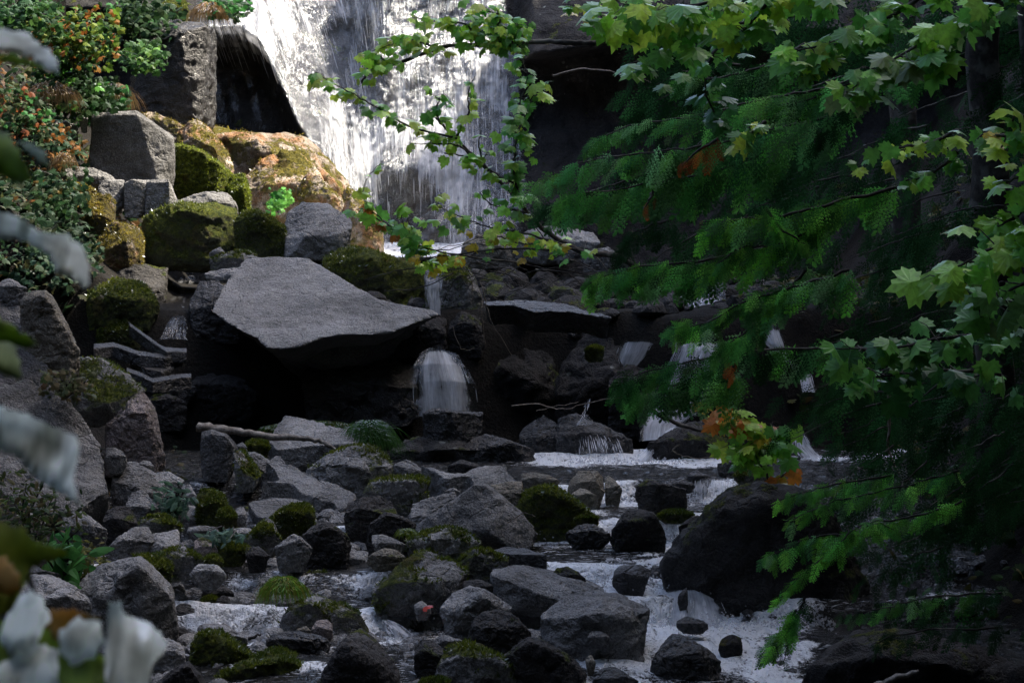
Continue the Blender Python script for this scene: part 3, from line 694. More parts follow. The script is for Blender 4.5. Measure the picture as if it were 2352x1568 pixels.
rock('knobbly rubble stone with moss in its cracks beside the huge slab', 'M', [(1370, 270), (1380, 235), (1500, 200), (1560, 205), (1620, 185), (1670, 225), (1600, 290), (1420, 305)], 'moss', Y=20.8, name='rock')
rock('dark mossy boulder between huge slab and thin waterfall', '', [(742, 640), (745, 592), (800, 565), (850, 572), (905, 592), (960, 610), (978, 626), (978, 705), (870, 700), (800, 660)], 'mossy', Y=20.9, crease=[(742, 610), (850, 590), (975, 640)], thick=1.3)
rock('block with grey top right of the thin waterfall', 'N', [(720, 700), (715, 385), (612, 372), (620, 325), (760, 272), (870, 280), (930, 380), (960, 480), (1000, 700)], 'moss', Y=20.2, crease=[(612, 375), (720, 392), (850, 350), (960, 470)], thick=.9)
rock('low dark rock behind the top of the thin waterfall', 'N', [(560, 330), (570, 285), (640, 275), (700, 300), (700, 330)], 'dark', Y=22)
rock('round dark stone at the white foot of the big fall', 'N', [(500, 262), (510, 230), (560, 215), (600, 240), (600, 265)], 'dark', Y=26, name='rock')
slab('long wet ledge with a shining top edge under the tangled branches', 'N', [(980, 520), (1150, 505), (1300, 508), (1450, 520), (1600, 545), (1830, 636), (1700, 612), (1560, 590), (1420, 585), (1320, 590), (1180, 545), (1000, 545)], (1400, 560, 19.3), (.05, -.16, 1), .22, 'wet', inset=.08, back=.25, rough=.5)
rock('pale angular boulder behind the maple branches above the ledge', 'N', [(1180, 225), (1200, 110), (1330, 55), (1420, 40), (1600, 48), (1700, 75), (1755, 125), (1640, 215)], 'pale', Y=23.2)
rock('small pale boulder at the right of the angular one above the ledge', 'N', [(1630, 235), (1700, 192), (1800, 170), (1855, 212), (1780, 278), (1700, 262)], 'pale', Y=22.5, name='rock')
rock('brown boulder hidden in twigs at the foot of the big fall', 'N', [(840, 260), (850, 150), (950, 90), (1100, 80), (1230, 130), (1240, 250)], 'tan', Y=23.6)
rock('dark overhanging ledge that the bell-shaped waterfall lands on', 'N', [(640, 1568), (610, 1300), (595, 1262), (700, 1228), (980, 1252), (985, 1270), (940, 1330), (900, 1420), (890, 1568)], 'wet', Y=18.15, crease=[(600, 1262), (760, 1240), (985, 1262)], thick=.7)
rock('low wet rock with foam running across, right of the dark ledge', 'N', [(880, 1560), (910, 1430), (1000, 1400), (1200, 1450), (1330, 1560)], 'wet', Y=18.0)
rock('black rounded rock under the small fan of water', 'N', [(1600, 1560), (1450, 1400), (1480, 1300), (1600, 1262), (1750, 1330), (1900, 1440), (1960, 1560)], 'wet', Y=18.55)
rock('black rock at the right of the slanting white chute', '', [(1480, 1070), (1500, 1035), (1530, 1005), (1580, 975), (1660, 960), (1700, 1000), (1700, 1070)], 'dark', Y=18.2)
rock('small rock with a yellow-green moss cap in the dark behind the cedar', 'N', [(1650, 880), (1665, 830), (1720, 805), (1770, 830), (1780, 880)], 'mossy', Y=19.4, name='rock')
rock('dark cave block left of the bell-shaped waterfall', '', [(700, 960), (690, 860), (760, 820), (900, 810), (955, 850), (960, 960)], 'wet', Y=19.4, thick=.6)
rock('dim grey boulder sunk in the shade below the dark ledge', '', [(890, 1060), (905, 1010), (960, 1000), (1080, 1010), (1190, 1030), (1210, 1062)], 'dark', Y=18.0)

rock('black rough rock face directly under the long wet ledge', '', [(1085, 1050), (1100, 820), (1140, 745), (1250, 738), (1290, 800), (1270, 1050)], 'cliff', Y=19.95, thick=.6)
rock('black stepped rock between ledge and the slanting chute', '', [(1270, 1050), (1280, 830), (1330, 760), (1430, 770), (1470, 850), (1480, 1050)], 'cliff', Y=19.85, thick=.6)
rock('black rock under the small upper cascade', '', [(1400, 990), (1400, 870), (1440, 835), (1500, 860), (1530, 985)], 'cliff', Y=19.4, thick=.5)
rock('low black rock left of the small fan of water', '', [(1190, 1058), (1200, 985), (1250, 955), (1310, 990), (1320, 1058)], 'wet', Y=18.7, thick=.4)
rock('dark mossy rock left of the upper seep', '', [(200, 735), (205, 668), (260, 640), (330, 650), (365, 700), (350, 740)], 'mossy', Y='g')
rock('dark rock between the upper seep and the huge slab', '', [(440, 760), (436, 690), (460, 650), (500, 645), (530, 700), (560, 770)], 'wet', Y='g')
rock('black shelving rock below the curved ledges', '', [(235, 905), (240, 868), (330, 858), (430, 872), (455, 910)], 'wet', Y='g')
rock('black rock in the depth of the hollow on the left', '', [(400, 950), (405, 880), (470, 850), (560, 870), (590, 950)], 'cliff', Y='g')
rock('dark stone above the curved ledges with a moss cap', '', [(225, 780), (232, 750), (270, 735), (320, 748), (330, 785)], 'mossy', Y='g', name='rock')
rock('dark boulder at the left end of the hollow beside the pinkish block', '', [(330, 965), (325, 905), (370, 880), (420, 900), (430, 970)], 'dark', Y='g')
rock('black rock behind the dangling twigs', '', [(1030, 800), (1035, 740), (1060, 715), (1105, 730), (1110, 800)], 'cliff', Y='g', name='rock')
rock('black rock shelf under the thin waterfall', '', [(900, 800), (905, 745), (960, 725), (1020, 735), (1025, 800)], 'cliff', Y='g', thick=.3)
# --- upper left bank
rock('big dark-faced boulder with a grey sunlit top beside the big fall', 'U', [(900, 800), (840, 560), (945, 285), (955, 140), (1060, 120), (1180, 140), (1330, 160), (1402, 185), (1345, 480), (1270, 820)], 'wet', Y=26.5, crease=[(945, 285), (1180, 205), (1340, 172), (1402, 190)], thick=2.2, rec=2.2)  # near-black material puts this grey boulder's front shade into its colour
rock('mossy boulder with dry grass above the big dark-faced one', 'U', [(990, 130), (1060, 20), (1120, -30), (1200, -20), (1235, 90), (1210, 145)], 'mossy', Y=28)
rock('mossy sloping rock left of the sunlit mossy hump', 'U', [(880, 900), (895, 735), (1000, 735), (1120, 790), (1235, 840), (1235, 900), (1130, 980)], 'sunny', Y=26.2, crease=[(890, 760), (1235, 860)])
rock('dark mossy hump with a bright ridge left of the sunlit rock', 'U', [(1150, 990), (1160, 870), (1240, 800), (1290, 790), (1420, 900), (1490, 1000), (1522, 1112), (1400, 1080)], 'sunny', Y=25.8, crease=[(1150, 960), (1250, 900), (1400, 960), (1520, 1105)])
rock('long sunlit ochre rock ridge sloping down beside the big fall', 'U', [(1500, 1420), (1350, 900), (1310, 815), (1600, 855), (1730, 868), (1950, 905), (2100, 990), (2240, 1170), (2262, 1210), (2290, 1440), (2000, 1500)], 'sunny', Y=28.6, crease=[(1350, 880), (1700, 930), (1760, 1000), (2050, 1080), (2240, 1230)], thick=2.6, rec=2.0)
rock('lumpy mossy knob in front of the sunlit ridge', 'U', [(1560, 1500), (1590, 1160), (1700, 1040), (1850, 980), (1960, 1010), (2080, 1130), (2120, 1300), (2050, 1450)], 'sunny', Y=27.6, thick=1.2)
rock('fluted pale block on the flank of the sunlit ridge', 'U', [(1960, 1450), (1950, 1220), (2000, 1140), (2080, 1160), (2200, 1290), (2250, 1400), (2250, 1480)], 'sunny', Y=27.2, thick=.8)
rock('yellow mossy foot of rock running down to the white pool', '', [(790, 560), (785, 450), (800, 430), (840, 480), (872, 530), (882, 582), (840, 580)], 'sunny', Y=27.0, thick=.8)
rock('vertical rock face hung with bright green moss', 'U', [(1090, 1230), (1130, 965), (1200, 950), (1320, 990), (1430, 1060), (1510, 1130), (1510, 1330), (1150, 1330)], 'mosswall', Y=24.6, crease=[(1130, 970), (1200, 955), (1320, 1000), (1430, 1070), (1510, 1140)], thick=1.2)
rock('narrow mossy pillar right of the bright green moss face', 'U', [(1490, 1380), (1500, 1150), (1590, 1140), (1625, 1260), (1640, 1390)], 'mosswall', Y=24.5, thick=.5)
rock('large grey pentagonal boulder with moss on its left side', 'U', [(620, 1080), (600, 860), (600, 760), (700, 740), (900, 735), (1060, 850), (1132, 900), (1125, 1050), (1085, 1180), (700, 1185)], 'dry', Y=23.6, crease=[(600, 780), (720, 752), (900, 745), (1125, 915)], thick=1.2, rough=.6)
rock('leftmost of three squared grey blocks in a row', 'U', [(650, 1300), (640, 1225), (680, 1175), (808, 1178), (810, 1330), (700, 1340)], 'dry', Y=22.8, crease=[(640, 1225), (810, 1210)], thick=.6, rough=.6, name='block')
rock('middle of three squared grey blocks in a row', 'U', [(812, 1345), (812, 1195), (860, 1178), (955, 1180), (965, 1368)], 'pale', Y=22.7, crease=[(812, 1200), (960, 1200)], thick=.6, rough=.6, name='block')
rock('rightmost of three squared grey blocks in a row', 'U', [(960, 1372), (958, 1180), (1100, 1176), (1150, 1300), (1030, 1395)], 'dry', Y=22.7, crease=[(960, 1190), (1105, 1190), (1150, 1300)], thick=.6, rough=.6, name='block')
rock('pale tilted boulder above the row of squared blocks', 'U', [(440, 1160), (430, 1110), (500, 1088), (640, 1108), (760, 1168), (640, 1245), (560, 1220)], 'pale', Y=23.0)
rock('small pale flat-topped stone in the autumn bushes', 'U', [(340, 840), (330, 795), (360, 765), (500, 818), (512, 855), (430, 868)], 'pale', Y=24.0, name='rock')
rock('tiny pale stone wedged beside the small flat-topped one', 'U', [(525, 810), (520, 745), (545, 735), (575, 760), (570, 820)], 'pale', Y=23.9, name='rock')
rock('pale sliver of rock low among the bushes', 'U', [(230, 1120), (235, 1100), (300, 1130), (340, 1160), (310, 1170)], 'pale', Y=22.6, name='rock')
rock('rusty mossy boulder under the leftmost squared block', 'U', [(560, 1600), (540, 1400), (560, 1280), (700, 1283), (745, 1330), (750, 1470), (700, 1560)], 'rust', Y=22.0)
rock('orange-brown mossy boulder left of the dark hollow', 'M', [(600, 350), (620, 160), (710, 30), (760, 10), (900, 60), (935, 120), (920, 270), (720, 355)], 'rust', Y=21.4, thick=.9)
rock('long orange mossy hummock behind the squared blocks', 'U', [(400, 1260), (430, 1180), (500, 1190), (620, 1240), (630, 1290), (500, 1310)], 'rust', Y=22.6)
rock('broad grey cap rock below the mossy pillar', 'U', [(1100, 1360), (1140, 1310), (1270, 1262), (1345, 1245), (1480, 1258), (1540, 1345), (1550, 1400), (1200, 1420)], 'pale', Y=22.6)
rock('large dark boulder with moss and pale lichen patches', 'U', [(950, 1700), (940, 1500), (1010, 1385), (1110, 1355), (1230, 1330), (1400, 1335), (1540, 1375), (1570, 1560), (1560, 1690), (1300, 1720)], 'mossy', Y=22.0, crease=[(940, 1440), (1110, 1380), (1300, 1370), (1550, 1420)], thick=1.3)
rock('round mossy boulder left of the grey one above the slab', 'U', [(1540, 1650), (1535, 1450), (1580, 1390), (1680, 1375), (1780, 1420), (1860, 1480), (1880, 1640)], 'mossy', Y=21.8, crease=[(1535, 1450), (1680, 1400), (1860, 1490)])
rock('smooth grey boulder on the ridge just above the huge slab', 'U', [(1850, 1650), (1860, 1480), (1880, 1400), (1965, 1322), (2050, 1345), (2140, 1340), (2285, 1430), (2295, 1480), (2230, 1545), (2000, 1600)], 'dry', Y=21.7, crease=[(1860, 1560), (2000, 1540), (2200, 1530), (2295, 1490)], thick=.9, rough=.7)
rock('dark mossy shoulder of rock left of the seeping water', '', [(200, 700), (215, 620), (300, 600), (380, 620), (380, 700), (300, 740)], 'dark', Y=21.2)

# --- lower left bank
slab('long leaning boulder sloping down the left edge', 'M', [(-60, 1700), (-60, 520), (0, 478), (160, 468), (230, 640), (300, 880), (390, 1050), (500, 1200), (620, 1380), (700, 1568), (720, 1750), (500, 1900), (100, 1900)], (300, 1200, 15.6), (.25, -.75, .8), .8, 'dry', inset=.15, back=.4, rough=.6)
rock('fluted grey-brown block on top of the leaning boulder', 'M', [(230, 820), (130, 560), (160, 470), (290, 465), (335, 600), (460, 740), (520, 850), (495, 950), (400, 960), (300, 890)], 'tan', Y=15.9, crease=[(150, 520), (290, 480), (450, 745), (515, 860)], thick=.5)
rock('small grey peak of rock at the left edge above the leaning boulder', 'M', [(-30, 490), (-20, 400), (60, 373), (120, 440), (180, 480)], 'dry', Y=16.3, name='rock')
rock('rounded grey boulder with a chipped lower edge and moss patch', 'M', [(420, 1080), (440, 970), (505, 905), (650, 905), (740, 950), (860, 1040), (932, 1110), (800, 1180), (700, 1222), (600, 1272), (520, 1200)], 'moss', Y=16.6, crease=[(430, 1070), (600, 1230), (700, 1190), (932, 1112)], thick=.8, rec=.8)
rock('pinkish-grey block with moss along its top edge', 'M', [(720, 1560), (690, 1350), (715, 1285), (850, 1190), (920, 1128), (1000, 1235), (1050, 1400), (1085, 1545), (870, 1600)], 'pink', Y=16.5, crease=[(690, 1330), (850, 1250), (960, 1250), (1080, 1520)], thick=.6)
rock('small grey stone squeezed beside the leaning boulder', 'L', [(690, 130), (695, 35), (740, 28), (795, 55), (825, 145)], 'dry', Y=15.6, name='rock')
rock('pale ribbed boulder right of the foot of the leaning boulder', 'L', [(735, 260), (735, 130), (830, 135), (950, 190), (1065, 245), (1085, 380), (1030, 440), (880, 330)], 'dry', Y=15.5, crease=[(735, 250), (900, 290), (1080, 370)], thick=.5)
rock('small dome-shaped stone above the flat-topped block', 'L', [(885, 170), (930, 115), (980, 120), (1010, 185)], 'dry', Y=16, name='rock')
rock('flat-topped dark block left of the fern', 'L', [(990, 200), (1100, 188), (1200, 250), (1160, 310), (1080, 320)], 'dry', Y=15.8, crease=[(990, 230), (1100, 255), (1200, 255)])
rock('mottled grey boulder at the left of the fern', 'L', [(840, 500), (825, 410), (860, 325), (935, 308), (990, 380), (1030, 450), (940, 530)], 'dry', Y=15.1)
rock('upright grey stone right of the fern', 'L', [(1190, 420), (1185, 290), (1235, 270), (1280, 330), (1300, 430), (1240, 440)], 'dry', Y=15.6, name='rock')
rock('sharp wedge of grey rock below the fern', 'L', [(1170, 530), (1170, 440), (1230, 405), (1320, 460), (1390, 525), (1230, 565)], 'dry', Y=15.1)
rock('dark rough boulder at the foot of the leaning boulder', 'L', [(670, 570), (695, 445), (750, 420), (840, 415), (895, 520), (860, 590), (780, 612)], 'dark', Y=14.6)
rock('dome-shaped grey boulder with a skirt of moss', 'L', [(900, 560), (930, 500), (1000, 472), (1070, 472), (1140, 515), (1180, 580), (1080, 600)], 'moss', Y=14.5)
rock('leftmost of two cream-grey blocks side by side', 'L', [(690, 695), (780, 600), (860, 558), (960, 556), (1003, 640), (970, 715), (800, 720)], 'pale', Y=13.9, crease=[(700, 680), (800, 625), (990, 650)])
rock('rightmost of two cream-grey blocks side by side', 'L', [(975, 690), (1000, 592), (1150, 570), (1172, 600), (1165, 685), (1050, 705)], 'pale', Y=13.9, crease=[(980, 680), (1060, 672), (1165, 680)], thick=.3)
rock('grey boulder among the plants on the left bank', 'L', [(400, 600), (420, 480), (480, 448), (560, 475), (650, 530), (705, 620), (620, 670), (520, 640)], 'dry', Y=13.9)
rock('great two-toned boulder, pale on the left and black on the right', 'L', [(440, 1120), (500, 950), (620, 830), (750, 778), (890, 758), (960, 800), (1040, 880), (1110, 945), (1115, 1010), (1160, 1270), (900, 1330), (560, 1240)], 'dry', Y=12.55, crease=[(500, 1020), (640, 1010), (760, 900), (900, 800), (1110, 990)], thick=.75, rec=1.6)
rock('grey boulder half hidden by the bottom-left leaves', 'L', [(100, 1190), (130, 930), (170, 870), (260, 868), (480, 950), (560, 1100), (600, 1190)], 'dry', Y=12.0)
rock('cream-coloured flat stone behind the bottom-left leaves', 'L', [(90, 830), (90, 798), (210, 808), (330, 860), (400, 905), (280, 905), (160, 880)], 'pale', Y=12.6, name='rock')
rock('moss-smothered boulder behind the great two-toned one', 'L', [(850, 800), (870, 735), (950, 728), (1070, 738), (1128, 820), (1112, 910), (1020, 930), (920, 860)], 'mossy', Y=13.1)
rock('long low boulder with a moss strip, right of the moss-smothered one', 'L', [(1010, 770), (1010, 722), (1100, 695), (1205, 683), (1290, 730), (1335, 785), (1230, 830), (1110, 810)], 'moss', Y=13.5)
rock('round pinkish stone below the leafy plant', 'L', [(1265, 720), (1270, 640), (1320, 614), (1395, 655), (1428, 740), (1330, 760)], 'pink', Y=14.0)
rock('small dark mossy stone at the foot of the round pinkish one', 'L', [(1328, 790), (1335, 745), (1400, 735), (1455, 782), (1400, 815)], 'mossy', Y=13.6, name='rock')
rock('mossy hummock under the white-leaved plant', 'L', [(1420, 730), (1425, 660), (1500, 650), (1590, 665), (1630, 700), (1570, 755)], 'mossy', Y=14.0)
rock('dark broken stone right of the mossy hummock', 'L', [(1600, 730), (1605, 685), (1680, 676), (1765, 735), (1720, 790)], 'dark', Y=13.8, name='rock')
rock('low grey rock left of the leafy plant', 'L', [(1225, 590), (1235, 552), (1320, 543), (1410, 545), (1442, 585), (1300, 615)], 'dry', Y=14.6)
rock('pale low rock behind the leafy plant', 'L', [(1440, 620), (1500, 560), (1570, 553), (1640, 565), (1650, 620), (1550, 640)], 'pale', Y=14.6)
rock('dark flat rock at the edge of the left channel', 'L', [(1240, 860), (1280, 798), (1360, 795), (1420, 800), (1475, 880), (1440, 905), (1300, 905)], 'dry', Y=13.2)
rock('ribbed grey stone beside the great two-toned boulder', 'L', [(1105, 990), (1110, 930), (1140, 890), (1180, 905), (1212, 960), (1180, 1010)], 'dry', name='rock')
rock('black peaked rock below the ribbed grey stone', 'L', [(1100, 1200), (1125, 1090), (1170, 1050), (1240, 1055), (1310, 1150), (1315, 1195)], 'wet', name='rock')
rock('smooth dark boulder right of the bottom-left leaves', 'L', [(990, 1430), (1005, 1295), (1060, 1272), (1120, 1290), (1200, 1350), (1215, 1480), (1100, 1520)], 'dry', Y=12.2)
rock('dark wedge-shaped rock at the bottom edge near the leaves', 'L', [(1000, 1640), (1030, 1560), (1120, 1490), (1225, 1423), (1300, 1500), (1360, 1620), (1200, 1660)], 'dark', Y=11.9, crease=[(1020, 1590), (1120, 1520), (1225, 1460), (1340, 1600)])
rock('small dark stone between channel and bottom-left leaves', 'L', [(1120, 1260), (1130, 1215), (1200, 1210), (1250, 1240), (1200, 1275)], 'dark', name='rock')

# --- left centre, below the hollow
rock('grey square-faced block at the left end of the fallen branch', 'B', [(20, 560), (5, 300), (20, 145), (140, 122), (310, 168), (420, 300), (445, 390), (340, 595), (180, 600)], 'dry', Y=16.6, crease=[(10, 200), (140, 160), (300, 185), (440, 390)], thick=.45, rough=.7)
rock('jagged sliver of rock beside the square-faced block', 'B', [(420, 380), (430, 290), (500, 260), (555, 320), (500, 370)], 'dry', Y=16.9, name='rock')
rock('triangular grey rock with moss down its left side', 'B', [(500, 640), (400, 440), (395, 390), (450, 350), (540, 440), (640, 550), (722, 655), (650, 725)], 'moss', Y=16.2, crease=[(395, 420), (520, 620), (650, 700), (722, 660)], thick=.45)
rock('narrow slanting rock right of the triangular one', 'B', [(720, 640), (570, 430), (560, 378), (650, 398), (760, 460), (900, 600), (945, 685), (830, 680)], 'dry', Y=16.5, crease=[(560, 400), (700, 560), (850, 670), (945, 685)], thick=.4)
slab('flat grey slab lying behind the fallen branch', 'B', [(800, 240), (870, 120), (950, -10), (1010, -60), (1200, -20), (1420, 10), (1560, 70), (1660, 90), (1790, 65), (1900, 110), (1975, 170), (1850, 262), (1650, 282), (1300, 300), (900, 345)], (1300, 200, 17.6), (0, -.35, 1), .3, 'dry', inset=.05, rough=.5)
slab('long forked grey slab with a dark notch in its middle', 'B', [(700, 715), (780, 690), (920, 688), (860, 560), (750, 460), (840, 440), (880, 400), (950, 400), (1030, 500), (1100, 500), (1200, 570), (1330, 635), (1420, 690), (1500, 700), (1650, 760), (1850, 875), (1800, 950), (1700, 1050), (1620, 1040), (1560, 960), (1400, 930), (1300, 890), (1190, 860), (1140, 800), (1080, 735), (900, 722)], (1300, 750, 15.9), (.05, -.38, 1), .32, 'dry', inset=.04, rough=.5)
slab('low flat grey slab under the forked one', 'B', [(560, 965), (640, 935), (800, 912), (1000, 905), (1150, 920), (1290, 990), (1150, 1040), (950, 1100), (850, 1150), (760, 1145), (680, 1140), (600, 1040)], (900, 1030, 15.4), (0, -.30, 1), .22, 'dry', inset=.03, rough=.45)
rock('dome thickly covered with yellow-green moss beside the low slab', 'B', [(830, 1290), (840, 1150), (950, 1060), (1060, 1008), (1200, 990), (1290, 1005), (1330, 1100), (1335, 1230), (1200, 1335), (950, 1330)], 'mossy', Y=14.7, crease=[(830, 1180), (1050, 1060), (1330, 1120)])
rock('pointed pyramid-like rock with a mossy foot', 'B', [(500, 1440), (640, 1285), (780, 1145), (865, 1200), (955, 1400), (850, 1465), (640, 1485)], 'moss', Y=14.3, crease=[(500, 1430), (700, 1300), (860, 1300), (950, 1400)])
rock('broad boulder with a cleft grey top and mossy right end', 'B', [(1330, 860), (1250, 600), (1300, 520), (1400, 450), (1480, 410), (1600, 412), (1740, 320), (1860, 300), (1985, 300), (2080, 330), (2200, 420), (2275, 512), (2270, 860), (1800, 900)], 'moss', Y=16.1, crease=[(1250, 590), (1480, 490), (1700, 500), (1900, 545), (2100, 535), (2275, 520)], thick=.7)
rock('black boulder with a grey left shoulder at the water edge', 'B', [(1200, 1480), (1190, 1362), (1300, 1280), (1400, 1232), (1520, 1208), (1620, 1270), (1720, 1340), (1785, 1480), (1700, 1620), (1350, 1620)], 'dark', Y=14.1, crease=[(1190, 1365), (1280, 1400), (1420, 1290), (1520, 1255), (1720, 1345)])
rock('dark humped stone in front of the black boulder', 'B', [(870, 1560), (880, 1500), (980, 1420), (1080, 1340), (1180, 1370), (1330, 1500), (1260, 1620), (950, 1640)], 'dry', Y=13.8, crease=[(880, 1505), (1080, 1430), (1180, 1400), (1320, 1500)])
rock('soft brown-green moss mound left of the low slab', 'B', [(-40, 1160), (-40, 880), (20, 830), (150, 830), (290, 910), (312, 1080), (200, 1180)], 'mossy', Y=15.0)
rock('moss-topped knob between the moss mound and the low slab', 'B', [(210, 1240), (225, 1060), (340, 1028), (420, 1110), (435, 1250), (300, 1270)], 'mossy', Y=14.8)
rock('narrow grey stone right of the moss-topped knob', 'B', [(420, 1250), (400, 1080), (430, 1040), (510, 1028), (555, 1090), (530, 1240)], 'dry', Y=14.9, name='rock')
rock('dark mossy boulder with water dripping down its front', 'B', [(1700, 1150), (1740, 960), (1880, 920), (2100, 880), (2250, 960), (2330, 1120), (2200, 1300), (1850, 1310)], 'dark', Y=14.9)
rock('low mossy lump under the stick end', 'B', [(560, 420), (540, 260), (640, 220), (780, 250), (820, 340), (700, 420)], 'mossy', Y=17.3)

# --- centre of the stream
rock('saddle-shaped dark boulder with moss on both ends', 'C', [(50, 1010), (35, 870), (100, 740), (200, 703), (360, 712), (560, 690), (700, 655), (830, 690), (800, 800), (740, 1000)], 'moss', Y=15.6, crease=[(35, 850), (150, 730), (360, 722), (580, 705), (740, 835), (820, 740)])
rock('grey peaked rock behind the saddle-shaped one', 'C', [(400, 620), (395, 525), (470, 490), (540, 470), (620, 500), (700, 560), (780, 615), (740, 660), (500, 660)], 'dry', Y=16.2, crease=[(400, 530), (480, 540), (590, 610), (780, 615)])
slab('long swaybacked grey slab reaching the pool', 'C', [(700, 512), (780, 530), (920, 570), (1050, 602), (1200, 608), (1330, 560), (1500, 520), (1650, 512), (1740, 530), (1755, 600), (1830, 660), (1900, 725), (1800, 745), (1640, 755), (1480, 770), (1345, 765), (1310, 700), (1280, 655), (1200, 650), (1050, 682), (970, 665), (880, 600)], (1400, 650, 15.9), (0, -.30, 1), .3, 'dry', inset=.04, rough=.5)
rock('dark low dome behind the swaybacked slab', 'C', [(1030, 590), (1100, 505), (1190, 465), (1320, 500), (1450, 560), (1300, 610)], 'dark', Y=16.9)
rock('great dark triangular boulder in the middle of the stream', 'C', [(660, 1330), (760, 1195), (1000, 1010), (1330, 780), (1450, 755), (1510, 790), (1640, 950), (1760, 1150), (1850, 1240), (2085, 1335), (2060, 1420), (1700, 1510), (1100, 1500)], 'dry', Y=14.55, crease=[(660, 1335), (1000, 1280), (1500, 1300), (2080, 1350)], thick=1.2, rec=.55, rough=.8)
rock('mottled brown boulder behind the great triangular one', 'C', [(1480, 900), (1480, 780), (1600, 745), (1760, 730), (1900, 735), (1925, 900), (1780, 1090), (1600, 1000)], 'tan', Y=15.2, crease=[(1480, 850), (1900, 850)])
rock('light grey tilted slab beside the small white spill', 'C', [(580, 1170), (605, 990), (780, 932), (950, 890), (1110, 858), (1135, 900), (900, 1015), (745, 1190), (620, 1225)], 'pale', Y=14.9, crease=[(590, 1140), (780, 1110), (1130, 900)], thick=.4)
rock('small dark stone on top of the light grey tilted slab', 'C', [(980, 850), (1030, 810), (1100, 793), (1170, 840), (1190, 880)], 'dry', Y=15.4, name='rock')
rock('dark peaked boulder left of the light grey tilted slab', 'C', [(70, 1480), (120, 1290), (110, 1212), (300, 1082), (400, 1110), (520, 1160), (650, 1225), (620, 1400), (400, 1480)], 'dark', Y=13.9, crease=[(110, 1220), (300, 1110), (400, 1125), (650, 1235)])
rock('mossy domed boulder at the left side of the rapids', 'C', [(1720, 1130), (1840, 960), (1990, 842), (2130, 790), (2280, 800), (2430, 880), (2600, 1010), (2790, 1160), (2600, 1240), (2350, 1380), (2100, 1440), (1850, 1280)], 'mossy', Y=15.1, crease=[(1740, 1110), (1900, 960), (2130, 840), (2400, 900), (2780, 1165)], thick=.8)
rock('low rounded grey boulder with bright moss at its left end', 'C', [(560, 1500), (560, 1420), (700, 1390), (860, 1290), (1000, 1265), (1200, 1280), (1310, 1340), (1405, 1460), (1230, 1570), (750, 1560)], 'moss', Y=13.75, crease=[(560, 1430), (850, 1400), (1050, 1380), (1390, 1440)])
rock('pale grey-green low rock at the left edge of the pool', 'C', [(1900, 780), (1905, 640), (2000, 610), (2200, 640), (2352, 722), (2310, 800), (2100, 800)], 'tan', Y=16.3)
rock('small boulder with bushy moss tuft below the dark peaked one', 'C', [(150, 1440), (140, 1350), (250, 1345), (420, 1400), (550, 1480), (400, 1560), (200, 1550)], 'dry', Y=13.6)
rock('tan rounded boulder standing in the pool outlet', 'D', [(560, 880), (575, 740), (690, 605), (800, 597), (905, 602), (975, 690), (1000, 850), (950, 940), (750, 900)], 'tan', Y=16.0, crease=[(560, 780), (720, 720), (900, 720), (1000, 860)])
rock('wet olive rock sloping right of the tan boulder', 'D', [(1000, 920), (990, 680), (1040, 650), (1130, 720), (1200, 820), (1150, 930)], 'tan', Y=16.1, name='rock')
rock('small brown rock in foam below the tan boulder', 'D', [(590, 940), (640, 860), (700, 805), (800, 820), (900, 920), (800, 945)], 'tan', Y=15.6, name='rock')
rock('black block splitting the rapids in two', 'D', [(1420, 940), (1365, 880), (1385, 760), (1460, 700), (1640, 720), (1800, 770), (1955, 800), (1962, 995), (1600, 990)], 'dark', Y=15.5, crease=[(1370, 780), (1640, 745), (1960, 810)], thick=.35)
rock('low dark rock with a foamy crown behind the black block', 'D', [(1780, 780), (1790, 740), (1900, 702), (2020, 730), (2060, 790), (1950, 810)], 'wet', Y=15.9, name='rock')
rock('low mossy rock awash below the black block', 'D', [(1600, 1150), (1700, 1090), (1850, 1062), (2000, 1070), (2070, 1100), (1900, 1170)], 'mossy', Y=15.2, name='rock')
rock('black rock with a flat silver top in mid rapids', 'D', [(1060, 1420), (1090, 1290), (1190, 1182), (1255, 1070), (1420, 1062), (1570, 1110), (1640, 1210), (1720, 1400), (1500, 1430)], 'dark', Y=14.7, crease=[(1080, 1300), (1190, 1190), (1400, 1192), (1500, 1200), (1600, 1120)])
rock('low wet dome with water pouring over it', 'D', [(530, 1420), (575, 1290), (690, 1235), (850, 1232), (980, 1290), (1060, 1410)], 'wet', Y=14.75)
rock('black leaning rock right of the silver-topped one', 'D', [(1870, 1350), (1890, 1260), (1980, 1170), (2080, 1120), (2190, 1130), (2130, 1360)], 'dark', Y=14.6)
rock('small dark mossy stone at the foot of the mossy dome', 'D', [(640, 1215), (700, 1150), (800, 1130), (900, 1150), (930, 1215)], 'mossy', Y=14.9, name='rock')
rock('huge black boulder at the right of the stream', '', [(1530, 1340), (1528, 1300), (1560, 1255), (1605, 1205), (1650, 1150), (1690, 1130), (1760, 1122), (1850, 1135), (1930, 1200), (1990, 1320), (1990, 1430), (1760, 1430), (1620, 1380)], 'dark', Y=13.6, crease=[(1560, 1280), (1640, 1180), (1750, 1145), (1900, 1170)], thick=1.4)
rock('dim grey rock under the maple sapling', 'K', [(350, 170), (440, 95), (520, 75), (620, 118), (570, 160), (430, 190)], 'dry', Y=17.0)
rock('rounded bluish rock at the right end of the pool', 'K', [(150, 240), (170, 200), (215, 180), (290, 210), (310, 255)], 'wet', Y=16.6, name='rock')
rock('low dark rock with a pale rim behind the huge black boulder', 'K', [(460, 240), (480, 185), (560, 175), (680, 215), (680, 255)], 'moss', Y=16.4, name='rock')

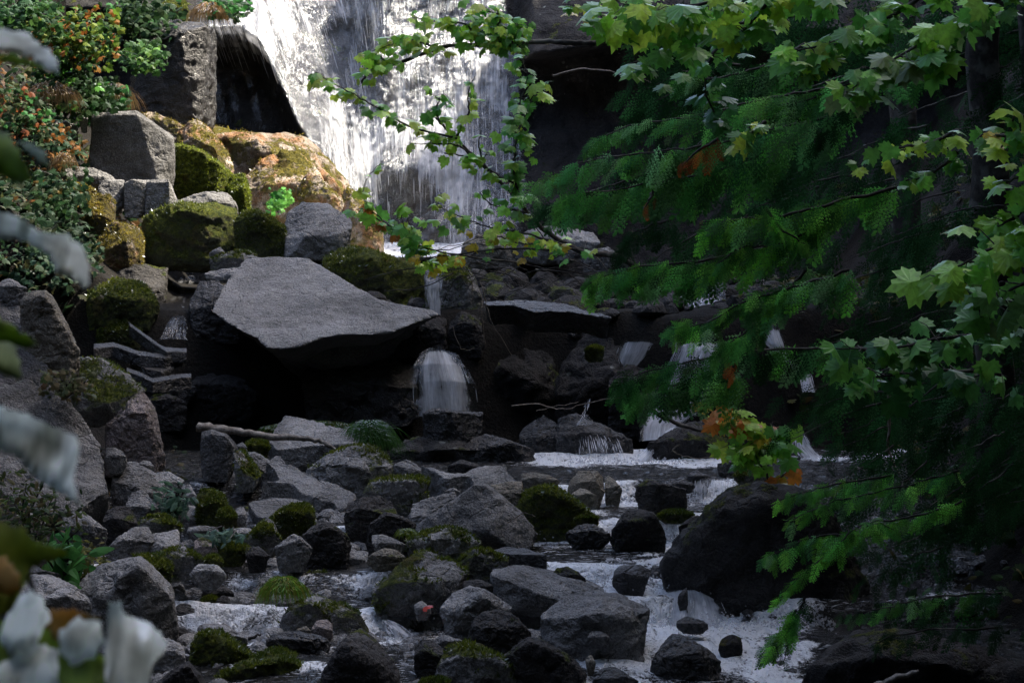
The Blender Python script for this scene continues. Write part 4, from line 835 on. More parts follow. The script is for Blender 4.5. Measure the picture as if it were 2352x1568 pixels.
# --- bottom centre
rock('grey flat-sided rock left of the grass tuft', 'E', [(240, 180), (250, 155), (400, 85), (500, 30), (550, 40), (600, 100), (660, 150), (600, 235), (400, 240), (300, 220)], 'pale', crease=[(240, 190), (400, 195), (500, 150), (660, 155)], name='rock')
rock('dark rock with grey top behind the grass tuft', 'E', [(620, 240), (640, 190), (730, 120), (850, 95), (960, 100), (1100, 185), (1000, 260), (800, 270)], 'dry', crease=[(640, 170), (720, 165), (900, 190), (1090, 190)], name='rock')
rock('flat black rock left of the grey flat-sided one', 'E', [(-20, 330), (-10, 180), (160, 180), (300, 225), (305, 330), (150, 410)], 'dark', name='rock')
rock('oval dark stone in the left channel', 'E', [(20, 570), (30, 490), (130, 430), (280, 422), (350, 480), (410, 550), (230, 600)], 'dark', name='rock')
rock('tiny moss-covered stone below the oval dark one', 'E', [(-10, 660), (50, 575), (140, 548), (220, 590), (230, 640), (120, 690)], 'mossy', name='rock')
rock('small round brown stone above the oval dark one', 'E', [(30, 450), (45, 370), (100, 342), (180, 370), (230, 420), (120, 470)], 'dark', name='rock')
slab('notched wet rock making a little dam in the left channel', 'E', [(480, 760), (440, 640), (500, 590), (540, 545), (640, 560), (720, 550), (760, 600), (830, 625), (870, 650), (880, 700), (800, 660), (740, 630), (700, 690), (650, 698), (560, 640), (500, 600)], (650, 640, 13.5), (0, -.3, 1), .16, 'wet', inset=.02, rough=.6)
rock('long smooth boulder with moss at its right end', 'E', [(940, 920), (980, 780), (1090, 650), (1280, 598), (1500, 640), (1700, 690), (1860, 730), (1950, 850), (1975, 960), (1560, 1010), (1150, 960)], 'moss', Y=12.9, crease=[(980, 760), (1100, 680), (1280, 625), (1480, 770), (1680, 800), (1900, 745)], thick=.5)
rock('wet streaked stone behind the long smooth boulder', 'E', [(880, 740), (880, 640), (1000, 545), (1150, 520), (1330, 510), (1375, 560), (1300, 620), (1000, 680)], 'wet', Y=13.3, name='rock')
rock('reddish wet cobble pile in front of the long smooth boulder', 'E', [(1350, 1010), (1310, 930), (1370, 835), (1490, 825), (1550, 880), (1555, 1040), (1440, 1050)], 'pink', Y=12.7, name='rock')
rock('pale wet cobble left of the reddish one', 'E', [(1120, 945), (1170, 915), (1240, 898), (1320, 960), (1300, 1000), (1180, 990)], 'tan', Y=12.75, name='rock')
rock('flat wet stone with water sheeting over it', 'E', [(790, 1150), (850, 1030), (950, 972), (1150, 962), (1350, 1000), (1540, 1090), (1400, 1130), (1000, 1170)], 'wet', Y=12.55)
rock('dark ridged boulder above the bottom moss cushion', 'E', [(-20, 990), (0, 890), (180, 898), (400, 950), (500, 1020), (560, 1090), (540, 1180), (300, 1100)], 'dry', Y=12.6)
rock('boulder cushioned with thick green moss near the bottom', 'E', [(-100, 1350), (-110, 1150), (-20, 1010), (60, 985), (200, 1010), (420, 1140), (600, 1235), (420, 1340), (200, 1460)], 'mossy', Y=12.3, crease=[(-100, 1120), (60, 1020), (420, 1170), (600, 1240)], thick=.5)
rock('long low boulder under a carpet of moss at the bottom edge', 'E', [(80, 1620), (200, 1500), (420, 1345), (600, 1300), (760, 1290), (950, 1248), (1200, 1330), (1180, 1440), (900, 1560), (700, 1620)], 'mossy', Y=12.05, crease=[(120, 1560), (420, 1400), (700, 1330), (950, 1280), (1200, 1340)], thick=.5)
rock('big dark peaked boulder at the bottom left of centre', 'E', [(1380, 1640), (1480, 1400), (1620, 1150), (1740, 1020), (1850, 1000), (1960, 1050), (2100, 1200), (2260, 1280), (2340, 1400), (2330, 1640)], 'dark', Y=11.9, crease=[(1480, 1400), (1620, 1170), (1760, 1110), (1860, 1290), (2200, 1400), (2330, 1500)], thick=.6)
rock('squarish mossy rock right of the grass tuft', 'E', [(1230, 490), (1200, 440), (1230, 300), (1380, 238), (1480, 270), (1545, 400), (1480, 490), (1300, 500)], 'moss', crease=[(1210, 330), (1380, 290), (1530, 370)], name='rock')
rock('grey stone half under the left of the grass tuft', 'E', [(630, 390), (645, 300), (780, 280), (845, 330), (800, 410), (680, 420)], 'dry', name='rock')
rock('low brown stone left of the ripples', 'E', [(1280, 160), (1340, 92), (1500, 85), (1680, 80), (1690, 140), (1500, 175)], 'tan', name='rock')
rock('round grey stone above the ripples', 'E', [(1690, 150), (1700, 60), (1800, 18), (1900, 38), (1945, 140), (1830, 200)], 'dry', name='rock')
rock('flat stone with a mossy rim awash among the ripples', 'E', [(2000, 310), (2060, 250), (2200, 225), (2320, 235), (2260, 320), (2100, 335)], 'wet', name='rock')
rock('rounded grey stone left of the broad twin-peaked boulder', 'F', [(90, 160), (180, 60), (300, -20), (420, 0), (560, 110), (500, 165)], 'tan', Y=13.5)
rock('broad twin-peaked boulder with a strip of moss on its left', 'F', [(160, 560), (160, 480), (300, 400), (480, 190), (600, 82), (700, 40), (800, 50), (900, 150), (1100, 168), (1245, 240), (1200, 335), (1100, 440), (900, 610), (300, 600)], 'moss', Y=13.15, crease=[(160, 490), (300, 415), (500, 370), (780, 385), (1000, 440), (1200, 330)], thick=.7)
rock('rusty-mossed dark boulder right of the twin-peaked one', 'F', [(1110, 330), (1115, 170), (1200, 60), (1350, 0), (1530, 20), (1740, 112), (1720, 310), (1500, 350)], 'moss', Y=13.5, crease=[(1115, 180), (1240, 190), (1350, 60), (1730, 130)])
rock('long flat-topped boulder lying aslant beside the white water', 'F', [(1540, 420), (1545, 300), (1575, 225), (1750, 205), (2100, 280), (2352, 312), (2600, 370), (2870, 440), (2872, 560), (2700, 600), (2300, 640), (1800, 560)], 'dry', Y=13.2, crease=[(1545, 300), (1750, 350), (2000, 470), (2250, 560), (2400, 590), (2870, 575)], thick=.7, rec=1.8, rough=.7)
rock('folded grey boulder with a pale polished lower lip', 'F', [(1000, 900), (970, 690), (1080, 520), (1250, 445), (1450, 490), (1600, 560), (1740, 640), (1775, 690), (1700, 900)], 'pale', Y=12.75, crease=[(970, 695), (1080, 722), (1250, 665), (1440, 550), (1600, 640), (1775, 692)], thick=.5)
rock('round dark boulder with a dimpled grey top', 'F', [(1280, 1180), (1290, 960), (1350, 820), (1450, 740), (1600, 718), (1800, 770), (1920, 880), (1995, 990), (1950, 1200)], 'dark', Y=12.45, crease=[(1330, 900), (1500, 900), (1680, 930), (1900, 880)], thick=.5)
rock('big block with a sloping grey top and black front face', 'G', [(300, 1240), (240, 900), (255, 770), (400, 660), (540, 560), (950, 588), (1250, 580), (1400, 640), (1533, 702), (1500, 950), (1420, 1130), (1300, 1240)], 'dry', Y=12.35, crease=[(255, 785), (380, 870), (550, 850), (780, 755), (950, 745), (1150, 780), (1350, 790), (1533, 715)], thick=.8, rec=1.8)
rock('dark smooth hump left of the bright moss patch', 'F', [(640, 1420), (648, 1130), (720, 1065), (830, 1058), (930, 1130), (1005, 1180), (960, 1330), (900, 1420)], 'dark', Y=12.1)
rock('long dark boulder with a bright green moss patch at the bottom', 'F', [(880, 1660), (900, 1350), (1000, 1200), (1180, 1133), (1350, 1150), (1640, 1270), (1850, 1420), (2010, 1600), (2000, 1660)], 'moss', Y=11.95, crease=[(900, 1340), (1180, 1250), (1640, 1290), (1850, 1430)], thick=.5)
rock('narrow grey rock behind the bright moss patch', 'F', [(865, 1110), (885, 1040), (950, 1008), (1040, 1030), (1240, 1080), (1355, 1150), (1200, 1190), (1000, 1180)], 'dry', Y=12.3, name='rock')
rock('black boulder with a thin pale rim at the bottom centre', 'F', [(1660, 1620), (1640, 1280), (1780, 1180), (1890, 1100), (1980, 1060), (2150, 1090), (2352, 1190), (2540, 1330), (2640, 1480), (2600, 1640)], 'dark', Y=11.95, thick=.5, crease=[(1650, 1285), (1900, 1130), (2000, 1085), (2352, 1230), (2620, 1480)])
rock('flat little stone carrying a red leaf', 'F', [(640, 700), (635, 645), (720, 625), (820, 700), (835, 765), (720, 740)], 'pale', Y=12.9, thick=.25, name='rock')
rock('dull brown stone behind the folded boulder', 'F', [(1195, 480), (1215, 370), (1290, 366), (1380, 350), (1530, 400), (1570, 480), (1300, 500)], 'dark', Y=13.2, name='rock')
rock('moss-capped stone cut by the bottom edge', 'F', [(680, 1640), (730, 1545), (830, 1518), (980, 1518), (1100, 1570), (1110, 1640)], 'mossy', Y=11.6, name='rock')
rock('small dark humpbacked rock beside the white water', 'G', [(370, 330), (375, 270), (440, 218), (560, 213), (700, 270), (785, 370), (760, 430), (500, 400)], 'dark', Y=13.5, name='rock')
rock('little grey stone in front of the big black-faced block', 'G', [(795, 1090), (800, 1020), (840, 965), (970, 958), (1050, 1010), (1050, 1090)], 'dry', Y=12.27, name='rock')
rock('small yellowish egg-shaped stone at the bottom edge', 'G', [(790, 1370), (770, 1290), (800, 1245), (845, 1240), (890, 1340), (870, 1400)], 'tan', Y=11.9, name='rock')
rock('large wet boulder in the foam at the bottom right', 'G', [(1550, 1480), (1545, 1340), (1600, 1250), (1700, 1150), (1800, 1062), (1900, 1052), (2050, 1110), (2200, 1180), (2352, 1310), (2370, 1480), (1900, 1540)], 'wet', Y=12.15, thick=.5)
rock('dark stone under the veil of water in the middle step', 'G', [(1100, 430), (1095, 250), (1200, 190), (1440, 190), (1530, 250), (1400, 430)], 'wet', Y=13.75)
rock('black fin of rock between two white chutes', 'G', [(1850, 620), (1870, 540), (1930, 460), (1965, 440), (1980, 620)], 'wet', Y=13.45, name='rock')
rock('round wet cobble in the foam below the white chutes', 'G', [(1830, 920), (1850, 830), (1950, 790), (2150, 830), (2220, 930)], 'wet', Y=12.95, name='rock')
rock('brownish mossy rock in the foam near the hanging cedar spray', 'K', [(355, 1350), (380, 1280), (450, 1252), (500, 1270), (512, 1370), (430, 1390)], 'dark', Y=12.6, name='rock')
rock('great dark boulder at the bottom right corner', 'K', [(900, 1640), (990, 1440), (1100, 1345), (1250, 1290), (1500, 1270), (1800, 1300), (2100, 1380), (2352, 1640)], 'dark', Y=11.8, thick=1.0)
rock('dark curved rock with water arching over it at the bottom', 'G', [(850, 1640), (860, 1490), (950, 1420), (1100, 1410), (1300, 1480), (1400, 1640)], 'wet', Y=11.65, thick=.3)
slab('flat wet flagstone level with the water behind the rusty boulder', 'F', [(1490, 20), (1700, -40), (1950, -25), (2060, 20), (2200, 60), (1800, 48)], (1800, 10, 13.9), (0, -.08, 1), .15, 'wet', rough=.3)

# curved, water-worn ledges left of the hollow
for i, (pts, lab) in enumerate([
    ([(295, 738), (330, 765), (380, 798), (430, 800)], 'topmost of four thin curved wet rock ledges'),
    ([(215, 792), (260, 788), (320, 808), (380, 815), (420, 806)], 'second from the top of four thin curved wet ledges'),
    ([(300, 815), (335, 840), (370, 845), (400, 836)], 'third from the top of four thin curved wet ledges'),
    ([(290, 845), (320, 855), (350, 870), (400, 862), (440, 858)], 'lowest of four thin curved wet rock ledges')]):
    up = [(x, y - 3) for x, y in pts]; lo = [(x, y + 7) for x, y in reversed(pts)]
    slab(lab, '', up + lo, (pts[1][0], pts[1][1], 19.2 - i * .25), (.12, -.22, 1), .12, 'wet', name='rock_ledge', cat='rock ledge', rough=.25, group='curved ledges left of the hollow', jag=.3)

# small angular stones packed between the boulders: a few made, the rest copies of them
SL = 'small loose angular grey stone packed between the larger boulders'; SG = 'small loose stones between the boulders'
protos = []
for i in range(7):
    r_ = random.Random(900 + i); bm = bmesh.new()
    for k in range(15):
        v = Vector((r_.gauss(0, 1), r_.gauss(0, 1), r_.gauss(0, 1))).normalized(); bm.verts.new((v.x * .10 * r_.uniform(.8, 1.2), v.y * .075 * r_.uniform(.8, 1.2), v.z * .06))
    r = bmesh.ops.convex_hull(bm, input=bm.verts); bad = [g for g in set(r['geom_interior'] + r['geom_unused']) if isinstance(g, bmesh.types.BMVert) and g.is_valid]
    if bad: bmesh.ops.delete(bm, geom=bad, context='VERTS')
    bmesh.ops.recalc_face_normals(bm, faces=bm.faces)
    protos.append(finish_rock(bm, 'stone', M[['dry', 'pale', 'dark', 'dry', 'tan', 'dry', 'dark'][i]], SL, 'stone', .2, 900 + i, 1.0, vox=.008, group=SG))
r_ = random.Random(44)
for i in range(150):
    o = protos[i] if i < 7 else protos[r_.randrange(7)].copy()
    if i >= 7: COL.objects.link(o)
    Y = r_.uniform(12.2, 17.4); xl = np.interp(Y, [12, 14, 17.4], [-2.1, -2.7, -2.9]); x = xl + r_.random() * (.2 - xl) * (.8 if Y > 13.6 else .55)
    z = max(float(bedz(x, Y)), float(wz(Y)) - .05); sc = r_.uniform(.5, 1.5)
    o.location = (x, Y, z - .03 * sc); o.rotation_euler = (r_.uniform(-.3, .3), r_.uniform(-.3, .3), r_.uniform(0, 6.28)); o.scale = (sc, sc, sc)
# ---------------------------------------------------------------- loose cobbles that nobody could count
ico = bmesh.new(); bmesh.ops.create_icosphere(ico, subdivisions=2, radius=1)
IV = np.array([v.co[:] for v in ico.verts]); IF = np.array([[v.index for v in f.verts] for f in ico.faces]); ico.free()
rnd = np.random.RandomState(12)
forms = []
for i in range(9):
    v = IV * (1 + .28 * fbm(IV * 1.1 + i * 9, i, 2)[:, None]); n = rnd.normal(size=(7, 3)); n /= np.linalg.norm(n, axis=1)[:, None]
    for a in n:
        dd = v @ a; v = v - np.maximum(dd - .62, 0)[:, None] * a
    forms.append(v)
def cobbles(name, n, region, mat, s0, s1, seed, lift=.0):
    rnd = np.random.RandomState(seed); mb = MB(); k = 0
    while k < n:
        x, Y = region(rnd); z = float(bedz(x, Y)); s_ = s0 * (s1 / s0) ** (rnd.rand() ** 1.8)
        if z < wz(Y) - .13 and rnd.rand() < .3: pass
        z = max(z, float(wz(min(Y, 18.2))) - .05 - lift) if Y < 18.3 else z
        a = rnd.uniform(0, 6.28); ca, sa = cos(a), sin(a)
        v = forms[rnd.randint(9)] * np.array([1, rnd.uniform(.6, 1), rnd.uniform(.45, .8)]) * s_
        v = np.stack([v[:, 0] * ca - v[:, 1] * sa, v[:, 0] * sa + v[:, 1] * ca, v[:, 2]], 1) + np.array([x, Y, z])
        mb.add(v, IF); k += 1
    o = mb.build(name, M[mat], smooth=False); tag(o, kind='stuff'); return o
def rg_left(r):
    Y = r.uniform(11.3, 15.8); return (np.interp(Y, [11, 15.8], [-1.7, -2.0]) + r.normal(0, .75)) , Y
def rg_mid(r): return r.uniform(-2.4, 1.2), r.uniform(11.2, 17.6)
def rg_right(r): return r.uniform(.6, 3.6), r.uniform(11.2, 18.4)
def rg_bank(r): return r.uniform(-4.6, -2.2), r.uniform(12, 18)
def rg_up(r): return r.uniform(-3.2, 3), r.uniform(20.3, 27)
o = cobbles('cobbles', 3000, rg_left, 'dry', .02, .12, 1, -.04)
cobbles('dark_cobbles', 900, rg_mid, 'dark', .02, .09, 2, .02)
cobbles('wet_cobbles', 420, rg_right, 'wet', .03, .11, 3, .02)
cobbles('bank_rubble', 380, rg_bank, 'dark', .03, .12, 4)
cobbles('upper_rubble', 900, rg_up, 'dark', .06, .30, 5)

# ---------------------------------------------------------------- leaves, fronds, grasses
HALF = [(0, 0), (.12, -.05), (.30, -.17), (.33, -.04), (.50, -.05), (.48, .10), (.68, .22), (.54, .31), (.60, .53), (.42, .52), (.27, .52), (.29, .70), (.14, .74), (0, 1.0)]
def leaf_template(half=HALF, fold=.25, droop=.35):
    o = half + [(-x, y) for x, y in half[-2:0:-1]]
    V = [(0, .28, 0)] + [(x, y, 0) for x, y in o]; V = np.array(V, float)
    V[:, 2] = -fold * np.abs(V[:, 0]) - droop * np.maximum(V[:, 1] - .25, 0) ** 2 - .25 * V[:, 0] ** 2
    V[0, 2] -= .0; n = len(o)
    return V, np.array([(0, 1 + i, 1 + (i + 1) % n) for i in range(n)])
LEAF = leaf_template()
OVAL = leaf_template([(0, 0), (.10, .05), (.19, .2), (.22, .4), (.17, .65), (.08, .88), (0, 1)], .3, .4)
def frond_template(np_, nl, seed):
    r = random.Random(seed); V = []; F = []
    def tri(a, b, c): F.append((len(V), len(V) + 1, len(V) + 2)); V.extend([a, b, c])
    def zc(x, y): return -.38 * y * y - .8 * x * x
    def seg(x0, y0, x1, y1, w):
        dx, dy = x1 - x0, y1 - y0; L = math.hypot(dx, dy) + 1e-6; nx, ny = -dy / L * w, dx / L * w
        tri((x0 + nx, y0 + ny, zc(x0, y0)), (x0 - nx, y0 - ny, zc(x0, y0)), (x1, y1, zc(x1, y1)))
    seg(0, 0, 0, 1, .010)
    for i in range(np_):
        for sd in (-1, 1):
            y = .06 + .9 * (i + (.5 if sd > 0 else 0)) / np_; L = (.40 * (1 - y) ** .75 + .06) * r.uniform(.8, 1.15)
            a = radians(r.uniform(42, 58)); ex = sd * sin(a); ey = cos(a)
            seg(0, y, ex * L, y + ey * L, .012)
            for j in range(nl):
                t = (j + .6) / nl; bx = ex * L * t; by = y + ey * L * t; l2 = .085 * (1.1 - t) * r.uniform(.8, 1.2) + .02
                for s2 in (-1, 1):
                    aa = a * sd + s2 * radians(40) if sd > 0 else -(a + s2 * radians(40))
                    seg(bx, by, bx + sin(aa) * l2, by + cos(aa) * l2, .021)
    return np.array(V, float), np.array(F)
FR_HI = [frond_template(8, 4, i) for i in range(3)]; FR_LO = [frond_template(8, 3, 9 + i) for i in range(3)]
def place(mb, T, pos, tip, up, size, col, sx=1.0):
    V, F = T; t = tip / np.linalg.norm(tip); x = np.cross(t, up); x /= (np.linalg.norm(x) + 1e-9); z = np.cross(x, t)
    mb.add(pos + size * (V[:, :1] * x * sx + V[:, 1:2] * t + V[:, 2:3] * z), F, np.tile(col, (len(V), 1)))
GB = (.24, .50, .06); GM = (.11, .31, .05); GDk = (.04, .15, .035); YE = (.50, .38, .03); OR = (.50, .17, .03); YG = (.44, .62, .07); RD = (.32, .05, .02)
def pick(rnd, pal):
    c = np.array(pal[rnd.randint(len(pal))]); return c * rnd.uniform(.75, 1.25) * (1 + rnd.normal(0, .06, 3))

SCALE = [1.0]
def maple_branch(root, pts, Y, r, n, size, spread, pal, seed, Y2=None, twigs=True, bark='bark', tipdown=1.0, start=.0):
    """one limb (mesh) with its leaves (child mesh)"""
    rnd = np.random.RandomState(seed); Y2 = Y if Y2 is None else Y2; k = len(pts)
    W = [P(p[0], p[1], Y + (Y2 - Y) * i / max(1, k - 1)) for i, p in enumerate(pts)]
    path = smooth_path(W, 6, seed, .006); wood = MB(); v, f = tube(path, r, r * .3, 6, seed, .3); wood.add(v, f)
    fol = MB(); m = Y * PX
    for i in range(n):
        t = start + (1 - start) * (i + rnd.rand()) / n; q = path[min(int(t * (len(path) - 1)), len(path) - 1)]; q = np.array(q)
        d = np.array([rnd.normal(0, 1), rnd.normal(0, 1.2), rnd.normal(-.1, .6)]) * spread * m * 1.25
        base = q + d; s_ = SCALE[0] * size * m * rnd.uniform(.55, 1.25)
        tip = np.array([rnd.normal(0, .55) + np.sign(d[0]) * .25, rnd.normal(-.35, .4), rnd.uniform(-.95, .1) * tipdown])
        up = np.array([rnd.normal(0, .35), rnd.uniform(-1.0, -.15), rnd.uniform(.35, 1.0)])
        place(fol, LEAF, base, tip, up, s_, pick(rnd, pal), rnd.uniform(.8, 1.1))
        if twigs and rnd.rand() < .6:
            mid = (q + base) / 2 + np.array([0, 0, .15 * np.linalg.norm(d)])
            v, f = tube([q, mid, base], r * .22 + .0012, .0012, 4, i); wood.add(v, f)
    b = wood.build('branch', M[bark], root)
    if n: fol.build('foliage', M['leaf'], b, smooth=False, origin=None)
    return b
# children meshes of a branch share its origin: make() uses the parent's own location, so keep branches at their root
_make = make
def make(name, V, F, mat, parent=None, origin=None, **kw):
    if parent is not None and parent.parent is not None:
        wo = np.array(parent.parent.location) + np.array(parent.location)
        o = _make(name, np.asarray(V, float), F, mat, None, origin=tuple(wo), **kw); o.parent = parent; o.location = (0, 0, 0); return o
    return _make(name, V, F, mat, parent, origin=origin, **kw)

def thing(name, label, cat, loc, group=None):
    o = empty(name, loc); tag(o, label, cat, group); return o

# --- slender vine maple leaning over the stream in front of the fall
t = thing('vine_maple', 'slender bright green maple leaning left across the big waterfall', 'tree', P(1500, 640, 17.2))
T_ = [GB, GB, YG, YG, GM]  # extra yellow-green puts the backlight from the fall into the leaf colour
b = maple_branch(t, [(1500, 640), (1420, 590), (1330, 575), (1260, 535), (1215, 490), (1180, 450), (1130, 400), (1075, 345), (1030, 300), (1000, 270)], 17.2, .028, 0, 1, 1, T_, 1)
MBR = [([(1050, 318), (990, 305), (930, 285), (870, 250), (810, 215), (765, 190), (722, 165)], 60, 30, 9, T_), ([(1010, 280), (1000, 250), (1010, 230), (985, 215)], 16, 30, 11, [GB, GM]),
       ([(1045, 315), (1075, 260), (1075, 220), (1090, 175)], 18, 30, 8, T_), ([(1110, 375), (1100, 330), (1105, 300)], 4, 24, 6, T_),
       ([(1095, 365), (1050, 335), (1000, 330), (940, 330)], 16, 28, 6, [YG, GB]), ([(1100, 368), (1060, 358), (1020, 352)], 8, 26, 6, [GB]),
       ([(1200, 470), (1180, 400), (1185, 330), (1190, 250), (1210, 180), (1195, 120)], 74, 33, 14, [GB, GM, GM]), ([(1190, 300), (1230, 220), (1255, 195)], 20, 32, 10, T_),
       ([(1180, 420), (1140, 400), (1110, 370), (1130, 340)], 14, 28, 9, [YG, GB]), ([(1215, 490), (1170, 480), (1130, 470), (1100, 440)], 16, 26, 12, [GB, YG, GM]),
       ([(1330, 575), (1220, 540), (1120, 520), (1040, 490), (1000, 470)], 60, 27, 18, [GB, GM, YG, YG]), ([(1300, 575), (1180, 570), (1080, 580), (1000, 590), (960, 600)], 30, 24, 14, [YG, GB, YE, GM]),
       ([(1250, 560), (1200, 560), (1150, 545), (1090, 545)], 26, 25, 13, [GB, YG, YE])]
for i, (pp, n, sz, spd, pal) in enumerate(MBR): maple_branch(t, pp, 17.1, .011, max(4, int(n * .72)), sz, spd, pal, 20 + i)
t = thing('maple_shoot', 'thin-stemmed maple shoots rising from the left end of the tangled twigs', 'shrub', P(1240, 620, 17.6))
for i, (pp, n, sz, spd, pal) in enumerate([([(1200, 605), (1080, 590), (980, 570), (900, 520), (850, 480), (835, 440), (850, 400), (880, 370)], 10, 27, 6, [GB, YG]),
        ([(905, 525), (860, 500), (835, 470)], 12, 28, 10, [GM, GB, OR]), ([(960, 565), (930, 520), (915, 470)], 16, 32, 12, [GB, GM]), ([(980, 570), (950, 530), (935, 500)], 14, 32, 12, [GB, YG]),
        ([(1060, 590), (1000, 600), (985, 610)], 12, 26, 9, [YG, YE, GB]), ([(985, 572), (960, 555), (950, 545)], 8, 28, 10, [GM])]):
    maple_branch(t, pp, 17.5, .009, n, sz, spd, pal, 50 + i, start=.55 if i == 0 else 0)
# --- dark old limb across the top of the fall
t = thing('leaning_maple', 'old dark crooked maple limb reaching left across the top of the fall', 'tree', P(1700, 120, 19))
maple_branch(t, [(1700, 120), (1560, 88), (1470, 95), (1370, 100), (1300, 98), (1220, 96), (1150, 108), (1090, 104), (1020, 108), (960, 128), (900, 150), (850, 168), (830, 190)], 19, .034, 0, 1, 1, T_, 70)
for i, (pp, n, sz, spd, pal) in enumerate([([(1150, 105), (1140, 70), (1150, 40), (1120, 25), (1080, 20)], 60, 25, 15, [YG, GB, GM]), ([(1095, 105), (1075, 60), (1010, 50), (950, 40)], 56, 25, 14, [YG, GB]),
        ([(1000, 112), (950, 90), (920, 95), (880, 110)], 54, 25, 15, [GB, YG]), ([(900, 150), (870, 130), (850, 140), (840, 180)], 50, 24, 13, [YG, GB]), ([(1170, 100), (1200, 75), (1180, 50)], 34, 24, 13, [GB, GM]),
        ([(1220, 98), (1150, 60), (1100, 75), (1060, 80)], 40, 25, 14, [YG, GM]), ([(1460, 95), (1400, 50), (1350, 20), (1290, 10)], 30, 28, 14, [YE, GM, YG])]):
    maple_branch(t, pp, 18.9, .012, n, sz, spd, pal, 80 + i)

# --- the big maple on the right
SCALE[0] = 1.2
t = thing('bigleaf_maple', 'large maple whose green sprays hang into the top right', 'tree', P(2500, -200, 11))
RB = [([(2000, -60), (1800, -20), (1600, 10), (1480, 30), (1380, 50)], 70, 52, 22, [GB, GM, YG], 12), ([(1900, -50), (1750, 40), (1640, 60), (1550, 90), (1480, 170)], 60, 46, 22, [GM, GM, GB], 12.4),
      ([(1800, -40), (1750, 20), (1720, 60), (1700, 80)], 22, 46, 18, [YG, GB, GM], 12), ([(2200, -60), (2060, 30), (2000, 70), (1900, 100), (1800, 125)], 56, 46, 20, [GB, GM], 11.8),
      ([(1900, 100), (1860, 140), (1850, 180)], 14, 40, 12, [YG, GM], 11.8), ([(2340, -40), (2260, 20), (2180, 70), (2080, 120), (2000, 170), (1940, 220)], 80, 48, 20, [GM, GB, GM, (.20, .30, .10)], 11.4),
      ([(2120, 95), (2170, 120), (2130, 150)], 14, 50, 16, [GM, GB], 11.4), ([(2500, 200), (2400, 300), (2340, 260), (2300, 340)], 26, 52, 20, [GB, GM, YG], 10.8), ([(2450, 380), (2360, 400), (2310, 420)], 14, 50, 18, [GB, YG], 10.8),
      ([(2480, 520), (2380, 540), (2300, 560), (2220, 600), (2150, 640)], 44, 62, 24, [GB, YG, GB, GM], 10.3), ([(2480, 640), (2380, 640), (2280, 690), (2200, 760)], 42, 48, 26, [GM, (.13, .24, .07)], 10.6),
      ([(2380, 460), (2330, 500), (2290, 520)], 16, 46, 16, [GM, GB], 10.8), ([(2300, 760), (2150, 780), (2050, 800), (1920, 800)], 44, 44, 22, [GM, GDk, GM], 11.6), ([(2300, 860), (2180, 850), (2050, 860), (1980, 870)], 40, 44, 22, [GDk, GM], 11.8),
      ([(2200, 300), (2130, 330), (2060, 340), (1980, 370)], 26, 34, 14, [GM, YG], 12.4), ([(2200, 350), (2140, 400), (2080, 415)], 16, 34, 12, [GM, GB], 12.4), ([(2350, 320), (2260, 310), (2240, 340)], 12, 36, 12, [GM, YE], 12.2),
      ([(1700, 60), (1640, 120), (1620, 200), (1660, 300)], 40, 36, 22, [GM, GDk], 12.8), ([(1760, 280), (1720, 310), (1690, 330)], 14, 34, 12, [GM, YG], 12.8), ([(1560, 60), (1480, 20), (1400, 0)], 34, 44, 20, [GB, GM], 12.3)]
for i, (pp, n, sz, spd, pal, Yb) in enumerate(RB): maple_branch(t, pp, Yb, .014, n, sz, spd, pal, 120 + i)
tp = smooth_path([P(2560, 1500, 12.2), P(2520, 900, 12), P(2500, 300, 11.5), P(2520, -200, 11), P(2560, -500, 10.8)], 6, 3, .03)
mb = MB(); v, f = tube(tp, .16, .11, 10, 5, .2); mb.add(v, f); mb.build('trunk', M['bark'], t)
t = thing('maple_sapling', 'small maple sapling turning yellow and orange beside the pool', 'tree', P(1760, 1130, 15.5))
for i, (pp, n, sz, spd, pal) in enumerate([([(1765, 1130), (1760, 1040), (1740, 990), (1680, 970), (1640, 920)], 22, 30, 14, [YE, OR, GB, YG]), ([(1755, 1020), (1730, 975), (1690, 950), (1665, 960)], 22, 30, 14, [YE, YG, GM, OR]),
        ([(1760, 1050), (1720, 1020), (1690, 1030)], 24, 32, 15, [GM, GB, YG]), ([(1760, 1040), (1790, 1000), (1780, 970)], 14, 34, 14, [GM, GM, GB]), ([(1762, 1080), (1720, 1050), (1680, 1045)], 14, 30, 14, [GM, GB]),
        ([(1770, 1120), (1800, 1090), (1830, 1075)], 6, 30, 9, [YE, YE, OR])]):
    maple_branch(t, pp, 15.4, .010, n, sz, spd, pal, 170 + i, start=.4 if i == 0 else .2)

